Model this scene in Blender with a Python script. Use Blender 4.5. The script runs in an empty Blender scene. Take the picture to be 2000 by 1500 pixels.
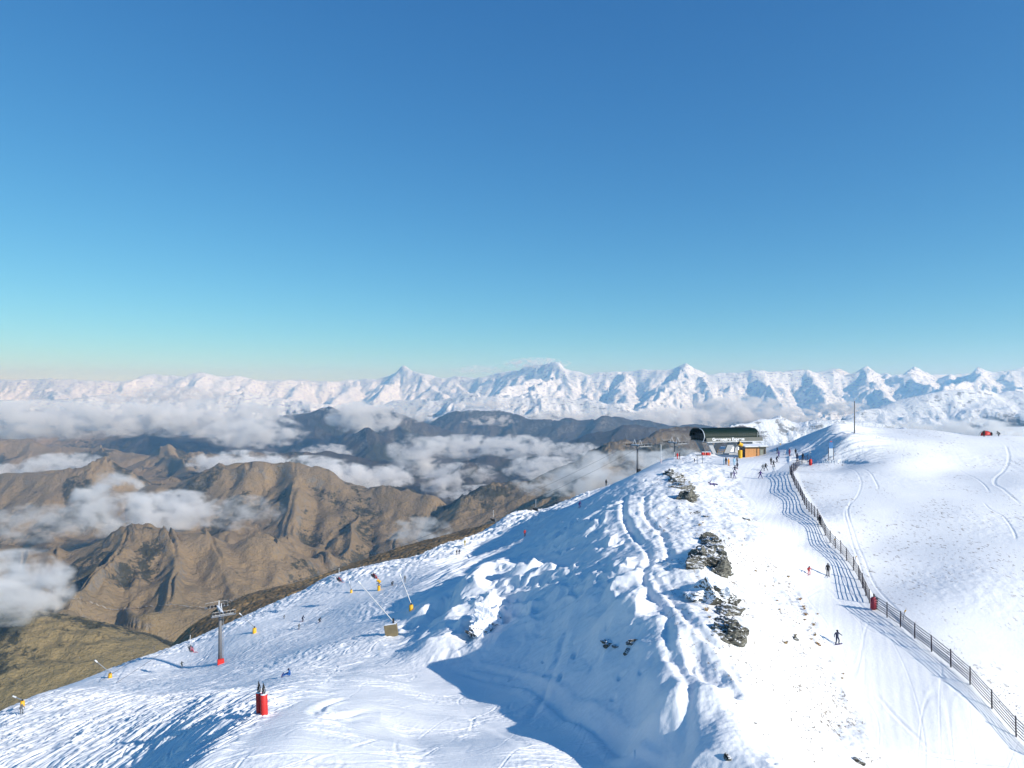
import bpy, math, random
import numpy as np
from mathutils import Vector, Matrix
rng = random.Random(7)
S = bpy.context.scene
COL = S.collection

# ------------------------------------------------------------------ camera
cam_d = bpy.data.cameras.new('camera')
cam = bpy.data.objects.new('camera', cam_d)
COL.objects.link(cam)
cam.location = (0, 0, 0)
cam.rotation_euler = (math.radians(90), 0, 0)
cam_d.sensor_width = 36.0
cam_d.lens = 36.0 * 1350 / 2000
cam_d.shift_y = -15 / 2000 * -1.0
cam_d.clip_start = 0.5
cam_d.clip_end = 200000
S.camera = cam
F = 1350.0
HOR = 765.0          # row of the true horizon in the 2000x1500 photograph

def P(px, py, d):    # a point of the place seen at (px, py), d metres ahead
    return Vector(((px - 1000) / F * d, d, -(py - HOR) / F * d))

# ------------------------------------------------------------------ light
SUN_EL = math.radians(26)
SUN_AZ = math.radians(-33)      # angle from +x (right) towards -y (camera side)
sun_dir = Vector((math.cos(SUN_EL) * math.cos(SUN_AZ), math.cos(SUN_EL) * math.sin(SUN_AZ), math.sin(SUN_EL)))
sd = bpy.data.lights.new('sun', 'SUN')
sd.energy = 2.9
sd.angle = math.radians(0.5)
sd.color = (1.0, 0.965, 0.905)
sun = bpy.data.objects.new('sun', sd)
COL.objects.link(sun)
sun.location = (60, -40, 120)
sun.rotation_euler = sun_dir.to_track_quat('Z', 'Y').to_euler()

SKY_GRADE = ((1.28, .66), (.99, 1.07), (.70, 1.53))
W = bpy.data.worlds.new('World')
S.world = W
W.use_nodes = True
nt = W.node_tree
nt.nodes.clear()
wo = nt.nodes.new('ShaderNodeOutputWorld')
bg = nt.nodes.new('ShaderNodeBackground')
sky = nt.nodes.new('ShaderNodeTexSky')
sky.sky_type = 'NISHITA'
sky.sun_disc = False
sky.sun_elevation = SUN_EL
sky.sun_rotation = math.atan2(sun_dir.x, sun_dir.y)
sky.altitude = 1800
sky.air_density = 1.0
sky.dust_density = 0.0
sky.ozone_density = 8.0
bg.inputs['Strength'].default_value = 0.078
# colour grade put on the sky light, one exponent and gain per channel
sep_ = nt.nodes.new('ShaderNodeSeparateColor'); com_ = nt.nodes.new('ShaderNodeCombineColor')
nt.links.new(sky.outputs[0], sep_.inputs[0])
for i_, (ex_, gn_) in enumerate(SKY_GRADE):
    pw = nt.nodes.new('ShaderNodeMath'); pw.operation = 'POWER'; pw.inputs[1].default_value = ex_
    ml = nt.nodes.new('ShaderNodeMath'); ml.operation = 'MULTIPLY'; ml.inputs[1].default_value = gn_
    nt.links.new(sep_.outputs[i_], pw.inputs[0]); nt.links.new(pw.outputs[0], ml.inputs[0]); nt.links.new(ml.outputs[0], com_.inputs[i_])
nt.links.new(com_.outputs[0], bg.inputs['Color'])
nt.links.new(bg.outputs[0], wo.inputs['Surface'])

S.view_settings.view_transform = 'Standard'
S.view_settings.look = 'None'
S.view_settings.gamma = 1
S.view_settings.exposure = 0.88
S.render.engine = 'CYCLES'
S.cycles.max_bounces = 8
S.cycles.diffuse_bounces = 3
S.cycles.glossy_bounces = 2
S.cycles.volume_bounces = 6
S.cycles.transparent_max_bounces = 16
S.cycles.volume_step_rate = 1.0
S.cycles.volume_max_steps = 256
S.cycles.use_denoising = True

# ------------------------------------------------------------------ noise helpers
_R = np.random.RandomState(11)
_ANG = (_R.rand(512, 512) * 2 * np.pi).astype(np.float32)
_GC, _GS = np.cos(_ANG), np.sin(_ANG)
_H1 = _R.rand(512, 512).astype(np.float32)
_H2 = _R.rand(512, 512).astype(np.float32)

def gnoise(x, y):
    ix = np.floor(x).astype(np.int32); iy = np.floor(y).astype(np.int32)
    fx = (x - ix).astype(np.float32); fy = (y - iy).astype(np.float32)
    def g(i, j):
        a = (ix + i) & 511; b = (iy + j) & 511
        return _GC[a, b] * (fx - i) + _GS[a, b] * (fy - j)
    u = fx * fx * fx * (fx * (fx * 6 - 15) + 10)
    v = fy * fy * fy * (fy * (fy * 6 - 15) + 10)
    a = g(0, 0); a += u * (g(1, 0) - a)
    b = g(0, 1); b += u * (g(1, 1) - b)
    return (a + v * (b - a)) * 1.5

def fbm(x, y, o=4, lac=2.03, gain=.5, kind=0):
    r = 0; a = 1.0
    for i in range(o):
        n = gnoise(x + 17.3 * i, y - 9.1 * i)
        if kind == 1: n = 1 - 2 * np.abs(n)
        elif kind == 2: n = 2 * np.abs(n) - .4
        r = r + a * n
        x = x * lac; y = y * lac; a *= gain
    return r

def sm(a, b, x):
    t = np.clip((x - a) / (b - a), 0, 1)
    return t * t * (3 - 2 * t)

def polyd(x, y, pts):
    """distance to a polyline, and the arc length of the nearest point"""
    best = np.full(x.shape, 1e9, np.float32); arc = np.zeros(x.shape, np.float32); s0 = 0
    for (ax, ay), (bx, by) in zip(pts[:-1], pts[1:]):
        vx, vy = bx - ax, by - ay
        L = math.hypot(vx, vy) + 1e-9
        t = np.clip(((x - ax) * vx + (y - ay) * vy) / (L * L), 0, 1)
        d = np.hypot(x - ax - t * vx, y - ay - t * vy)
        m = d < best
        best = np.where(m, d, best); arc = np.where(m, s0 + t * L, arc)
        s0 += L
    return best, arc

def catmull(pts, n=8):
    pts = [np.array(p, float) for p in pts]
    out = []
    q = [2 * pts[0] - pts[1]] + pts + [2 * pts[-1] - pts[-2]]
    for i in range(1, len(q) - 2):
        for k in range(n):
            t = k / n
            out.append(.5 * ((2 * q[i]) + (q[i + 1] - q[i - 1]) * t + (2 * q[i - 1] - 5 * q[i] + 4 * q[i + 1] - q[i + 2]) * t * t + (3 * q[i] - q[i - 1] - 3 * q[i + 1] + q[i + 2]) * t ** 3))
    out.append(q[-2])
    return out
# ------------------------------------------------------------------ the snow ridge in front (heights surveyed as px, py, metres ahead)
CP = [
 # knoll on the right
 (1625,840,196),(1690,842,196),(1655,862,178),(1720,852,186),(1598,845,200),(1560,857,207),(1525,872,213),(1750,842,200),(1850,845,200),(1900,849,202),(1950,849,200),(2000,857,192),(2150,880,185),(2330,905,180),
 (1800,1000,130),(2000,1100,105),(2000,950,142),(1900,1150,97),(1750,900,163),(1650,900,172),(1650,960,142),(1700,1060,117),(1850,920,160),
 (2000,1250,86),(2150,1200,92),(2330,1300,84),(2330,1080,110),(1800,1160,97),(1900,1260,84),(1720,1000,130),(2200,1000,132),
 # fence line
 (1985,1440,70),(1900,1340,76),(1800,1258,84),(1700,1177,97),(1650,1090,110),(1600,1022,123),(1562,965,142),(1543,925,157),(1585,903,177),
 (2100,1540,64),(2330,1700,55),
 # piste
 (1635,1258,84),(1617,1123,106),(1480,930,160),(1435,935,158),(1430,905,174),(1360,905,182),(1520,897,186),(1475,890,206),(1400,890,208),(1540,886,196),
 (1600,880,190),(1750,1400,72),(1850,1500,65),(1700,1500,62),(1530,1000,134),(1560,1060,117),(1900,1650,57),(1500,960,148),(1500,880,214),
 # right flank of the ridge
 (1470,1240,72),(1395,1080,95),(1350,950,142),(1500,1200,84),(1600,1400,68),(1500,1400,60),(1500,1050,112),(1410,1000,124),(1450,1130,97),(1560,1300,76),(1390,950,150),
 (1620,1600,54),(1400,1180,80),
 # crest
 (1290,912,172),(1245,930,160),(1238,965,143),(1255,1030,118),(1285,1100,95),(1288,1170,82),(1310,1240,72),(1375,1330,63),(1450,1420,55),(1530,1500,50),(1680,1700,41),
 (1310,895,198),
 # shaded face
 (1185,962,158),(1150,1010,146),(1100,1055,136),(1050,1115,122),(1000,1175,113),(945,1150,121),(935,1250,103),(1100,1195,96),(1100,1290,85),(1200,1235,80),
 (1225,1100,97),(1200,1010,126),(1200,1160,89),(1200,1330,73),(1000,1270,97),(1300,1370,62),(1350,1480,55),(1250,1420,64),(1400,1600,48),
 (900,1195,118),(860,1215,122),(860,1270,106),
 # bench and mound in the foreground
 (760,1299,102),(680,1296,106),(900,1308,98),(1000,1340,88),(1110,1400,74),(1220,1460,64),(1300,1510,58),
 (900,1400,76),(800,1440,68),(1000,1450,66),(900,1520,57),(700,1500,56),(650,1400,67),(720,1330,86),(1100,1500,60),(800,1360,82),(1100,1600,51),(900,1700,46),(1300,1700,43),
 (511,1400,66),(600,1360,74),(450,1450,60),(390,1500,55),(640,1320,92),(567,1322,92),(650,1700,44),(350,1600,50),
 # left bowl
 (440,1390,76),(350,1400,82),(280,1440,80),(300,1480,72),(200,1480,78),(0,1500,86),(250,1370,106),(100,1430,97),(-200,1560,86),(-350,1700,70),(100,1700,62),(200,1600,66),(-100,1750,62),
 (480,1330,101),(400,1320,125),(0,1410,114),(0,1396,126),(100,1351,134),(150,1333,141),(215,1308,149),(300,1284,155),(432,1292,142),(355,1303,148),(-200,1500,122),(-350,1580,115),
 (400,1240,168),(500,1197,176),(600,1150,186),(640,1130,190),(700,1114,185),(775,1104,188),(800,1128,205),(585,1218,152),(497,1237,150),(560,1280,122),(500,1300,118),
 (740,1153,160),(820,1122,165),(900,1068,205),(840,1090,200),(900,1105,157),(764,1240,116),(803,1190,130),(700,1240,126),(650,1262,115),(680,1190,148),
 (850,1180,124),(900,1150,131),(950,1115,141),(1000,1080,151),(1100,1005,167),(1132,993,173),(1025,1047,180),(950,1085,170),(1184,955,192),(1245,923,198),
 (1150,966,202),(1050,1004,208),(960,1034,212),(1000,1010,211),(1340,893,206),(1350,888,212),(1090,1000,180),
]
# ground beyond the edges of what one sees (x, y, z)
XYZ = [(64,240,-25),(85,245,-22),(64,300,-62),(40,262,-37),(20,262,-43),(0,300,-57),(110,235,-17),(140,230,-18),(110,300,-62),(160,300,-64),(200,230,-22),
       (70,420,-150),(160,420,-150),(260,420,-150),(300,300,-80),(0,420,-90),(30,330,-66)]
# brown shoulder below the snow
BR = [(400,1216,300),(340,1262,250),(500,1172,312),(600,1138,314),(680,1106,318),(800,1068,318),(900,1042,318),(1000,1016,318),
      (400,1235,360),(500,1195,365),(600,1160,370),(700,1125,370),(800,1095,370),(900,1066,370),(1000,1040,370),
      (340,1275,280),(450,1222,240),(560,1172,250),(700,1122,262),(800,1086,268),(900,1058,275),(980,1034,280),
      (400,1300,420),(600,1240,420),(800,1200,420),(950,1150,420),(250,1420,240),(150,1500,230),(0,1560,215),(-200,1640,200),(0,1700,330),(200,1560,330),(-300,1750,330),
      (0,1750,430),(-350,1800,430),(300,1480,430),
      # just behind the edge of the snow
      (0,1412,138),(100,1366,147),(150,1348,153),(215,1325,160),(300,1296,170),(400,1252,184),(500,1210,194),(600,1166,206),(640,1147,208),(700,1128,206),(775,1118,208),
      (840,1099,218),(900,1073,226),(960,1044,232),(1050,1010,226),(1120,982,220),(1184,962,214),(1245,936,216),(1290,922,214)]
CP = [(a, b, c * (1 - .045 * float(sm(1130, 1320, b)) * float(sm(1420, 1300, a)))) for a, b, c in CP]
cu, cv, cz = [], [], []
for a in (CP, BR):
    for px, py, d in a:
        cu.append((px - 1000) / F); cv.append(math.log(d)); cz.append((py - HOR) / F)
for x, y, z in XYZ:
    cu.append(x / y); cv.append(math.log(y)); cz.append(-z / y)
cu, cv, cz = (np.array(a) for a in (cu, cv, cz))
_k = lambda r2: np.where(r2 > 1e-12, .5 * r2 * np.log(np.maximum(r2, 1e-12)), 0)
n = len(cu)
A = np.zeros((n + 3, n + 3))
A[:n, :n] = _k((cu[:, None] - cu) ** 2 + (cv[:, None] - cv) ** 2) - np.eye(n) * 2.5e-4
A[:n, n] = 1; A[:n, n + 1] = cu; A[:n, n + 2] = cv; A[n:, :n] = A[:n, n:].T
wts = np.linalg.solve(A, np.concatenate([cz, [0, 0, 0]]))
GU = np.linspace(-1.06, 1.06, 260); GV = np.linspace(math.log(30), math.log(450), 260)
gu, gv = np.meshgrid(GU, GV, indexing='ij')
T = wts[n] + wts[n + 1] * gu + wts[n + 2] * gv
for i in range(n):
    T += wts[i] * _k((gu - cu[i]) ** 2 + (gv - cv[i]) ** 2)

def tab(u, v):
    """bicubic-ish lookup (smoothed bilinear) of the surveyed surface: rows below the horizon / F"""
    a = np.clip((u - GU[0]) / (GU[1] - GU[0]), 0, 258.999); b = np.clip((v - GV[0]) / (GV[1] - GV[0]), 0, 258.999)
    i = a.astype(int); j = b.astype(int); fa = a - i; fb = b - j
    def w4(t): return (-.5*t+t*t-.5*t**3, 1-2.5*t*t+1.5*t**3, .5*t+2*t*t-1.5*t**3, -.5*t*t+.5*t**3)
    wa, wb = w4(fa), w4(fb); r = 0
    for p in range(4):
        ii = np.clip(i + p - 1, 0, 259); q = 0
        for s in range(4):
            q = q + wb[s] * T[ii, np.clip(j + s - 1, 0, 259)]
        r = r + wa[p] * q
    return r

# places as curves: px as a function of the row, or row as a function of px
L_EDGE = ([880,905,930,1000,1050,1100,1150,1200,1250,1300,1350,1400,1450,1500,1700],[1380,1400,1440,1472,1496,1528,1560,1588,1610,1633,1655,1680,1710,1740,1860])
FENCE = ([880,903,915,925,965,1022,1090,1177,1258,1340,1440,1540,1700],[1600,1585,1545,1541,1562,1600,1650,1700,1800,1900,1985,2100,2330])
CREST = ([880,905,912,965,1030,1100,1170,1240,1330,1420,1500,1700],[1330,1300,1290,1235,1252,1285,1288,1310,1375,1450,1530,1680])
FOOT = ([600,640,700,760,900,1000,1110,1220,1300,1500],[1292,1293,1296,1300,1308,1340,1400,1460,1510,1680])     # row of the foot of the face, by px
UPL = ([700,764,803,860,915,1000,1100,1190,1245],[1292,1240,1198,1165,1130,1082,1015,960,922])      # upper left limit of the face: row by px

def ground_px(px, py, lo=38, hi=430):
    """where the line of sight through (px,py) meets the surveyed slope first"""
    u = (px - 1000) / F; t = (py - HOR) / F
    v = np.linspace(math.log(lo), math.log(hi), 1600)
    r = tab(np.full_like(v, u), v)
    k = np.nonzero(r <= t)[0]
    # r = drop/d ; ground rises above the sight line once r < t
    k = k[0] if len(k) else int(np.argmin(np.abs(r - t)))
    return math.exp(v[k])

def xy_line(pts, n=6):
    q = []
    for px, py in pts:
        d = ground_px(px, py)
        q.append(((px - 1000) / F * d, d))
    return [tuple(a) for a in catmull(q, n)]

TRACKS = [ # (points in the photo, width m, depth m)
 ([(1222,965),(1217,1000),(1225,1030),(1262,1065),(1268,1090),(1258,1130),(1268,1160),(1300,1200),(1303,1250),(1315,1290),(1345,1330),(1342,1400),(1335,1500)], .5, .34),
 ([(1262,965),(1258,1000),(1290,1040),(1305,1075),(1300,1100)], .5, .3),
 ([(1300,1100),(1275,1120),(1290,1150),(1320,1180),(1345,1210),(1375,1240),(1420,1290),(1450,1350),(1500,1400),(1545,1440),(1590,1500)], .45, .25),
 ([(1110,1210),(1100,1260),(1082,1310),(1068,1345),(1040,1400),(1020,1425)], .5, .22),
 ([(1110,1212),(1150,1195),(1200,1165),(1230,1150)], .6, .3),
 ([(1250,1150),(1268,1190),(1290,1215)], .7, .35),
 ([(1220,1000),(1235,1045),(1268,1090)], .5, .3),
 ([(900,1300),(1000,1325),(1100,1385),(1200,1445),(1300,1512)], .5, .22),
 ([(880,1308),(1000,1337),(1100,1398),(1190,1455),(1270,1510)], .5, .25),
 ([(920,1296),(1010,1320),(1110,1378),(1210,1438),(1310,1500)], .35, .15),
 ([(700,1365),(650,1368),(612,1392),(640,1402),(700,1392),(730,1388)], .4, .16),
 ([(690,1360),(640,1372),(628,1388),(660,1398),(710,1390)], .3, .12),
 # vehicle tracks on the right slope
 ([(1600,1030),(1610,1050),(1640,1120),(1700,1200),(1760,1260),(1830,1320),(1900,1380),(1960,1430),(2010,1480)], .15, .05),
 ([(1665,970),(1655,1000),(1672,1050),(1700,1120),(1760,1200),(1790,1230),(1860,1290),(1920,1350),(1960,1410),(2010,1460)], .15, .05),
 ([(1655,985),(1650,1005),(1662,1050),(1690,1130),(1740,1200),(1800,1260),(1880,1330),(1960,1400),(2010,1440)], .15, .05),
 ([(1650,912),(1670,920),(1682,940),(1676,965),(1656,992),(1660,1020)], .15, .045),
 ([(1680,915),(1700,925),(1714,950),(1714,960)], .16, .07),
 ([(1865,912),(1890,928),(1920,945),(1935,962)], .16, .07),
 ([(1918,975),(1935,995),(1960,1010),(1980,1040),(1985,1060)], .16, .07),
 ([(1965,870),(1970,900),(1942,940),(1960,955),(2000,985)], .25, .07),
 ([(1760,1450),(1800,1470),(1880,1485),(1990,1499)], .15, .1),
 ([(1700,1340),(1740,1390),(1790,1440),(1840,1490)], .2, .05),
 ([(640,1420),(740,1390),(800,1440),(850,1500)], 1.0, .12),
 ([(880,1390),(960,1420),(1040,1470),(1080,1505)], .6, .08),
]
TRK = [(xy_line(p), w, h) for p, w, h in TRACKS]

NU, NV = 1600, 1800
def near_detail(x, y, z):
    """snow relief: lumps, wind scour, ski tracks, grooming"""
    px = 1000 + F * x / y; py = HOR - F * z / y
    xl = np.interp(py, *L_EDGE); xf = np.interp(py, *FENCE); xc = np.interp(py, *CREST)
    foot = np.interp(px, *FOOT); up = np.interp(px, *UPL)
    near = sm(240, 215, y)
    piste = sm(-10, 12, px - xl) * sm(14, -6, px - xf) * sm(232, 210, y) * (px > 1200)
    apron = (px > 1300) * sm(165, 178, y) * sm(222, 205, y)
    piste = np.maximum(piste, apron * .85)
    face = sm(25, -12, px - xc) * sm(6, -22, py - foot) * sm(-4, 22, py - up) * sm(205, 185, y) * (px > 600)
    flank = sm(-10, 25, px - xc) * sm(8, -12, px - xl) * (px > 1180) * (y < 215)
    rslope = sm(4, 20, px - xf) * (px > 1400)
    mound = sm(-4, 10, py - foot) * sm(0, 30, px - np.interp(py, [1290,1340,1400,1500,1700],[700,620,515,395,250]))
    lface = sm(20, -25, px - np.interp(py, [1300,1340,1400,1500,1700],[560,600,515,395,250])) * sm(110, 95, y + .12 * (px - 300)) * (py > 1290)
    bowl = (1 - np.maximum.reduce([piste, face, flank, rslope, mound, lface])) * (px < 1240)
    h = np.zeros_like(x)
    # wind-shaped hollows and pillows on the face
    wx = x + 1.3 * gnoise(x / 5, y / 5 + 3); wy = y + 1.3 * gnoise(x / 5 + 9, y / 5)
    bil = fbm(wx / 7.5, wy / 7.5, 3, gain=.38, kind=1)
    upper = sm(1330, 1180, py) * .7 + .3
    h += face * upper * (1 - .6 * np.exp(-((px - xc) / 60.) ** 2)) * (1.25 * bil * sm(-.6, .3, gnoise(x / 16 + 4, y / 16)) + .30 * fbm(wx / 3.1, wy / 2.6, 3))
    h += face * .04 * fbm(x / .7, y / .5, 2)
    # scallops: small pits
    pit = sm(.45, .8, gnoise(x / 1.6, y / 1.9)) * sm(-.1, .3, gnoise(x / 9, y / 9 + 5))
    h -= face * .42 * pit
    crest = np.exp(-((px - xc) / 55.) ** 2) * (py > 930)
    h += crest * (.14 * fbm(x / 2.6, y / 3.6, 3) + .05 * fbm(x / .8, y / .9, 3))
    # flank and right slope: grass just under the snow
    h += (flank) * (.30 * fbm(x / 3.0, y / 4.0, 3) + .06 * fbm(x / .9, y / .9, 3))
    pat = sm(-.15, .5, gnoise(x / 22 + 7, y / 22))
    h += rslope * (.5 * fbm(x / 24, y / 24, 2) + .045 * pat * fbm(x / 1.3, y / 1.3, 3) * near)
    gl = sm(212, 188, y) * (px > 1540) * (py < 905) * sm(1760, 1660, px)
    h += gl * .35 * fbm(x / 9, y / 2.2, 3, kind=1)
    # foreground mound: soft swells and skied-off powder
    sk = sm(-.2, .35, gnoise(x / 6, y / 6 + 2))
    h += mound * (.22 * fbm(x / 8, y / 8, 2) + .03 * sk * fbm(x / .45, y / .6, 3))
    # streaks raked by skis on the left-hand drop
    ca, sa = math.cos(math.radians(52)), math.sin(math.radians(52))
    lx, ly = x * ca + y * sa, -x * sa + y * ca
    warp = .9 * gnoise(x / 7, y / 7)
    st = fbm(lx / 13.0, (ly + warp) / 1.0, 4, gain=.5, kind=1)
    st2 = fbm(lx / 16.0 + 4, (ly - warp) / 2.6, 3, kind=1)
    h += lface * (.15 * st + .26 * st2 + .3 * gnoise(x / 6, y / 6))
    # turned-over snow in the bowl
    arc = fbm((x + 2.0 * np.sin(y / 4.5)) / 1.6, y / 3.2, 3, kind=1)
    sk2 = sm(-.25, .4, gnoise(x / 18, y / 24))
    h += bowl * near * (.10 * arc * sk2 + .35 * fbm(x / 16, y / 16, 2) + .05 * fbm(x / 1.2, y / 1.2, 2))
    edge = sm(30, 3, py - np.interp(px, [0,300,500,640,775,900,1180],[1390,1276,1196,1130,1104,1060,940])) * (px < 1150) * (y > 150)
    h += edge * .35 * fbm(x / 2.2, y / 3.4, 4, kind=1)
    ub = sm(780, 900, px) * (px < 1190) * sm(3, -25, py - up) * (y < 250)
    h += ub * .55 * fbm((x * .9 + y * .4) / 12, (y * .9 - x * .4) / 2.6, 3, kind=1)
    # grooming on the piste
    gdir = (x * .42 + y * .9); gx = (x * .9 - y * .42)
    h += piste * (.006 * np.sin(gx * 2 * np.pi / 1.1) + .02 * gnoise(gx / 3, gdir / 25) + .008 * fbm(gx / .6, gdir / 5, 2))
    # ski and board tracks criss-crossing
    def trk(a, b, seed, ang, wd=.035):
        c_, s_ = math.cos(math.radians(ang)), math.sin(math.radians(ang))
        q = gnoise((x * c_ + y * s_) / a + seed, (-x * s_ + y * c_) / b + seed * 1.7)
        e = q / wd
        return -np.exp(-e * e) + .45 * np.exp(-(np.abs(e) - 2.1) ** 2)
    tb = sum(trk(a_, b_, sd_, an_, .11 / b_) for a_, b_, sd_, an_ in ((26, 4.5, 1.3, 12), (18, 3.4, 5.1, 28), (30, 6, 9.7, -6), (14, 4, 13.9, 40), (22, 3.6, 17.3, 18), (12, 5, 33.1, 60)))
    dens = sm(-.5, .3, gnoise(x / 20 + 3, y / 30))
    h += (bowl * near * .085 * dens + lface * .13 + mound * .05 * (sk * .7 + .3)) * tb
    tp = sum(trk(a_, b_, sd_, an_, .08 / b_) for a_, b_, sd_, an_ in ((40, 5, 21.3, 62), (50, 7, 25.1, 68), (30, 9, 29.7, 55)))
    h += (piste * .022 + rslope * .03 * near * sm(.1, .5, gnoise(x / 40, y / 40 + 9))) * tp
    # big features -------------------------------------------------
    def bump(px_, py_, d, rx, ry, hh, p=2.0):
        cx = (px_ - 1000) / F * d
        r = ((x - cx) / rx) ** 2 + ((y - d) / ry) ** 2
        return hh * np.exp(-r ** (p / 2))
    h += bump(948, 1190, 111, 2.4, 2.2, 2.4, 3.0) * (1 + .25 * fbm(x / 2, y / 2, 3))
    h += bump(920, 1225, 105, 2.0, 1.6, 1.2, 4)
    h += bump(1030, 1110, 121, 2.6, 1.6, 1.6, 4) + bump(1065, 1135, 117, 2.5, 1.4, 1.1, 3)
    h += bump(1215, 1220, 80, 3.0, 2.0, 1.5, 3) - bump(1200, 1290, 75, 2.4, 1.4, .5)
    sh_ = [((p_ - 1000) / F * q_, q_) for p_, q_ in ((955, 137), (925, 124), (895, 114), (868, 106), (850, 101))]
    sd_, sa_ = polyd(x, y, sh_)
    h += 1.9 * np.exp(-(sd_ / 3.6) ** 2)
    h += bump(1440, 1330, 61, 1.4, 4, .6) - bump(1362, 1330, 65, 1.0, 3.4, .6)
    h += bump(1280, 1385, 65, 1.6, 1.6, .9, 3) + bump(1395, 1400, 59, 1.4, 1.6, .7) - bump(1430, 1350, 60, .8, 1.0, .6)
    h += bump(1400, 1150, 82, 2.6, 2.4, 1.6, 4)
    h += bump(765, 1112, 192, 7, 5, 1.5)
    for L, w, dep in TRK:
        ys = [p[1] for p in L]; xs = [p[0] for p in L]
        m = (y > min(ys) - 3) & (y < max(ys) + 3) & (x > min(xs) - 3) & (x < max(xs) + 3)
        if not m.any(): continue
        dd, aa = polyd(x[m], y[m], L)
        wob = 1 + .4 * gnoise(aa / 1.7, aa * 0 + w)
        fade = sm(0, 4, aa) * sm(0, 4, aa.max() - aa)
        h[m] += (-dep * np.exp(-(dd / (w * wob)) ** 2) + .3 * dep * np.exp(-((dd - 2.0 * w) / (w * .8)) ** 2)) * fade
    return h, dict(piste=piste, face=face, flank=flank, rslope=rslope, mound=mound, lface=lface, bowl=bowl)

uu = np.linspace(-.98, 1.02, NU); vv = np.linspace(math.log(36), math.log(432), NV)
U, V = np.meshgrid(uu, vv, indexing='ij')
Y = np.exp(V); X = U * Y
Z = -tab(U, V) * Y
DH, MK = near_detail(X, Y, Z)
Z = Z + DH
# how much snow lies: below the line on the left shoulder only tussock grass
SNOWLINE = ([-2000,0,150,300,330,450,560,640,700,782,840,900,960,1000,1060,1150,3000],[250,140,152,168,172,182,192,196,194,203,210,220,232,235,240,262,300])
snowd = np.interp(1000 + F * U, *SNOWLINE)
SNOW = sm(6, -6, (Y - snowd) + 7 * fbm(X / 9, Y / 9, 4) * sm(880, 960, 1000 + F * U) + 3.0 * fbm(X / 5, Y / 5, 3))
br = 1 - SNOW
Z += br * (.8 * fbm((X * .8 + Y * .5) / 18, (Y * .8 - X * .5) / 7, 4)) * sm(0, 12, Y - snowd)
Zg = Z

def grid_mesh(name, X, Y, Z, attrs):
    nu, nv = X.shape
    co = np.empty((nu * nv, 3), np.float32)
    co[:, 0] = X.ravel(); co[:, 1] = Y.ravel(); co[:, 2] = Z.ravel()
    i = (np.arange(nu - 1)[:, None] * nv + np.arange(nv - 1)[None, :]).ravel()
    q = np.stack([i, i + nv, i + nv + 1, i + 1], 1).astype(np.int32)
    me = bpy.data.meshes.new(name)
    me.vertices.add(len(co)); me.vertices.foreach_set('co', co.ravel())
    me.loops.add(q.size); me.loops.foreach_set('vertex_index', q.ravel())
    me.polygons.add(len(q)); me.polygons.foreach_set('loop_start', np.arange(0, q.size, 4, dtype=np.int32))
    me.polygons.foreach_set('loop_total', np.full(len(q), 4, np.int32))
    me.update(calc_edges=True)
    me.polygons.foreach_set('use_smooth', np.ones(len(q), bool))
    for k, a in attrs.items():
        at = me.attributes.new(k, 'FLOAT', 'POINT'); at.data.foreach_set('value', a.ravel().astype(np.float32))
    ob = bpy.data.objects.new(name, me); COL.objects.link(ob)
    return ob

def gz(x, y):
    """height of the built snow surface at x, y"""
    u = x / y; v = math.log(y)
    a = min(max((u - uu[0]) / (uu[1] - uu[0]), 0), NU - 1.001); b = min(max((v - vv[0]) / (vv[1] - vv[0]), 0), NV - 1.001)
    i, j = int(a), int(b); a -= i; b -= j
    return float((Zg[i, j] * (1 - a) + Zg[i + 1, j] * a) * (1 - b) + (Zg[i, j + 1] * (1 - a) + Zg[i + 1, j + 1] * a) * b)

def G(px, py, near=None):
    """ground point seen at (px, py); near = metres ahead to search from"""
    u = (px - 1000) / F
    i = int(round((u - uu[0]) / (uu[1] - uu[0])))
    t = -Zg[i] / Y[i]; w = (py - HOR) / F
    ok = t <= w
    if near: ok &= (Y[i] > near)
    k = np.nonzero(ok)[0]
    d = float(Y[i][k[0]]) if len(k) else float(Y[i][np.argmin(np.abs(t - w) + (Y[i] > 235) * 9)])
    x = u * d
    return Vector((x, d, gz(x, d)))

def GD(px, d):
    x = (px - 1000) / F * d
    return Vector((x, d, gz(x, d)))

snow_slope = grid_mesh('snow_slope', X, Y, Z, dict(snow=SNOW, scour=MK['flank'] + .8 * MK['rslope'] * sm(240, 215, Y)))
snow_slope['kind'] = 'structure'
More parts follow.
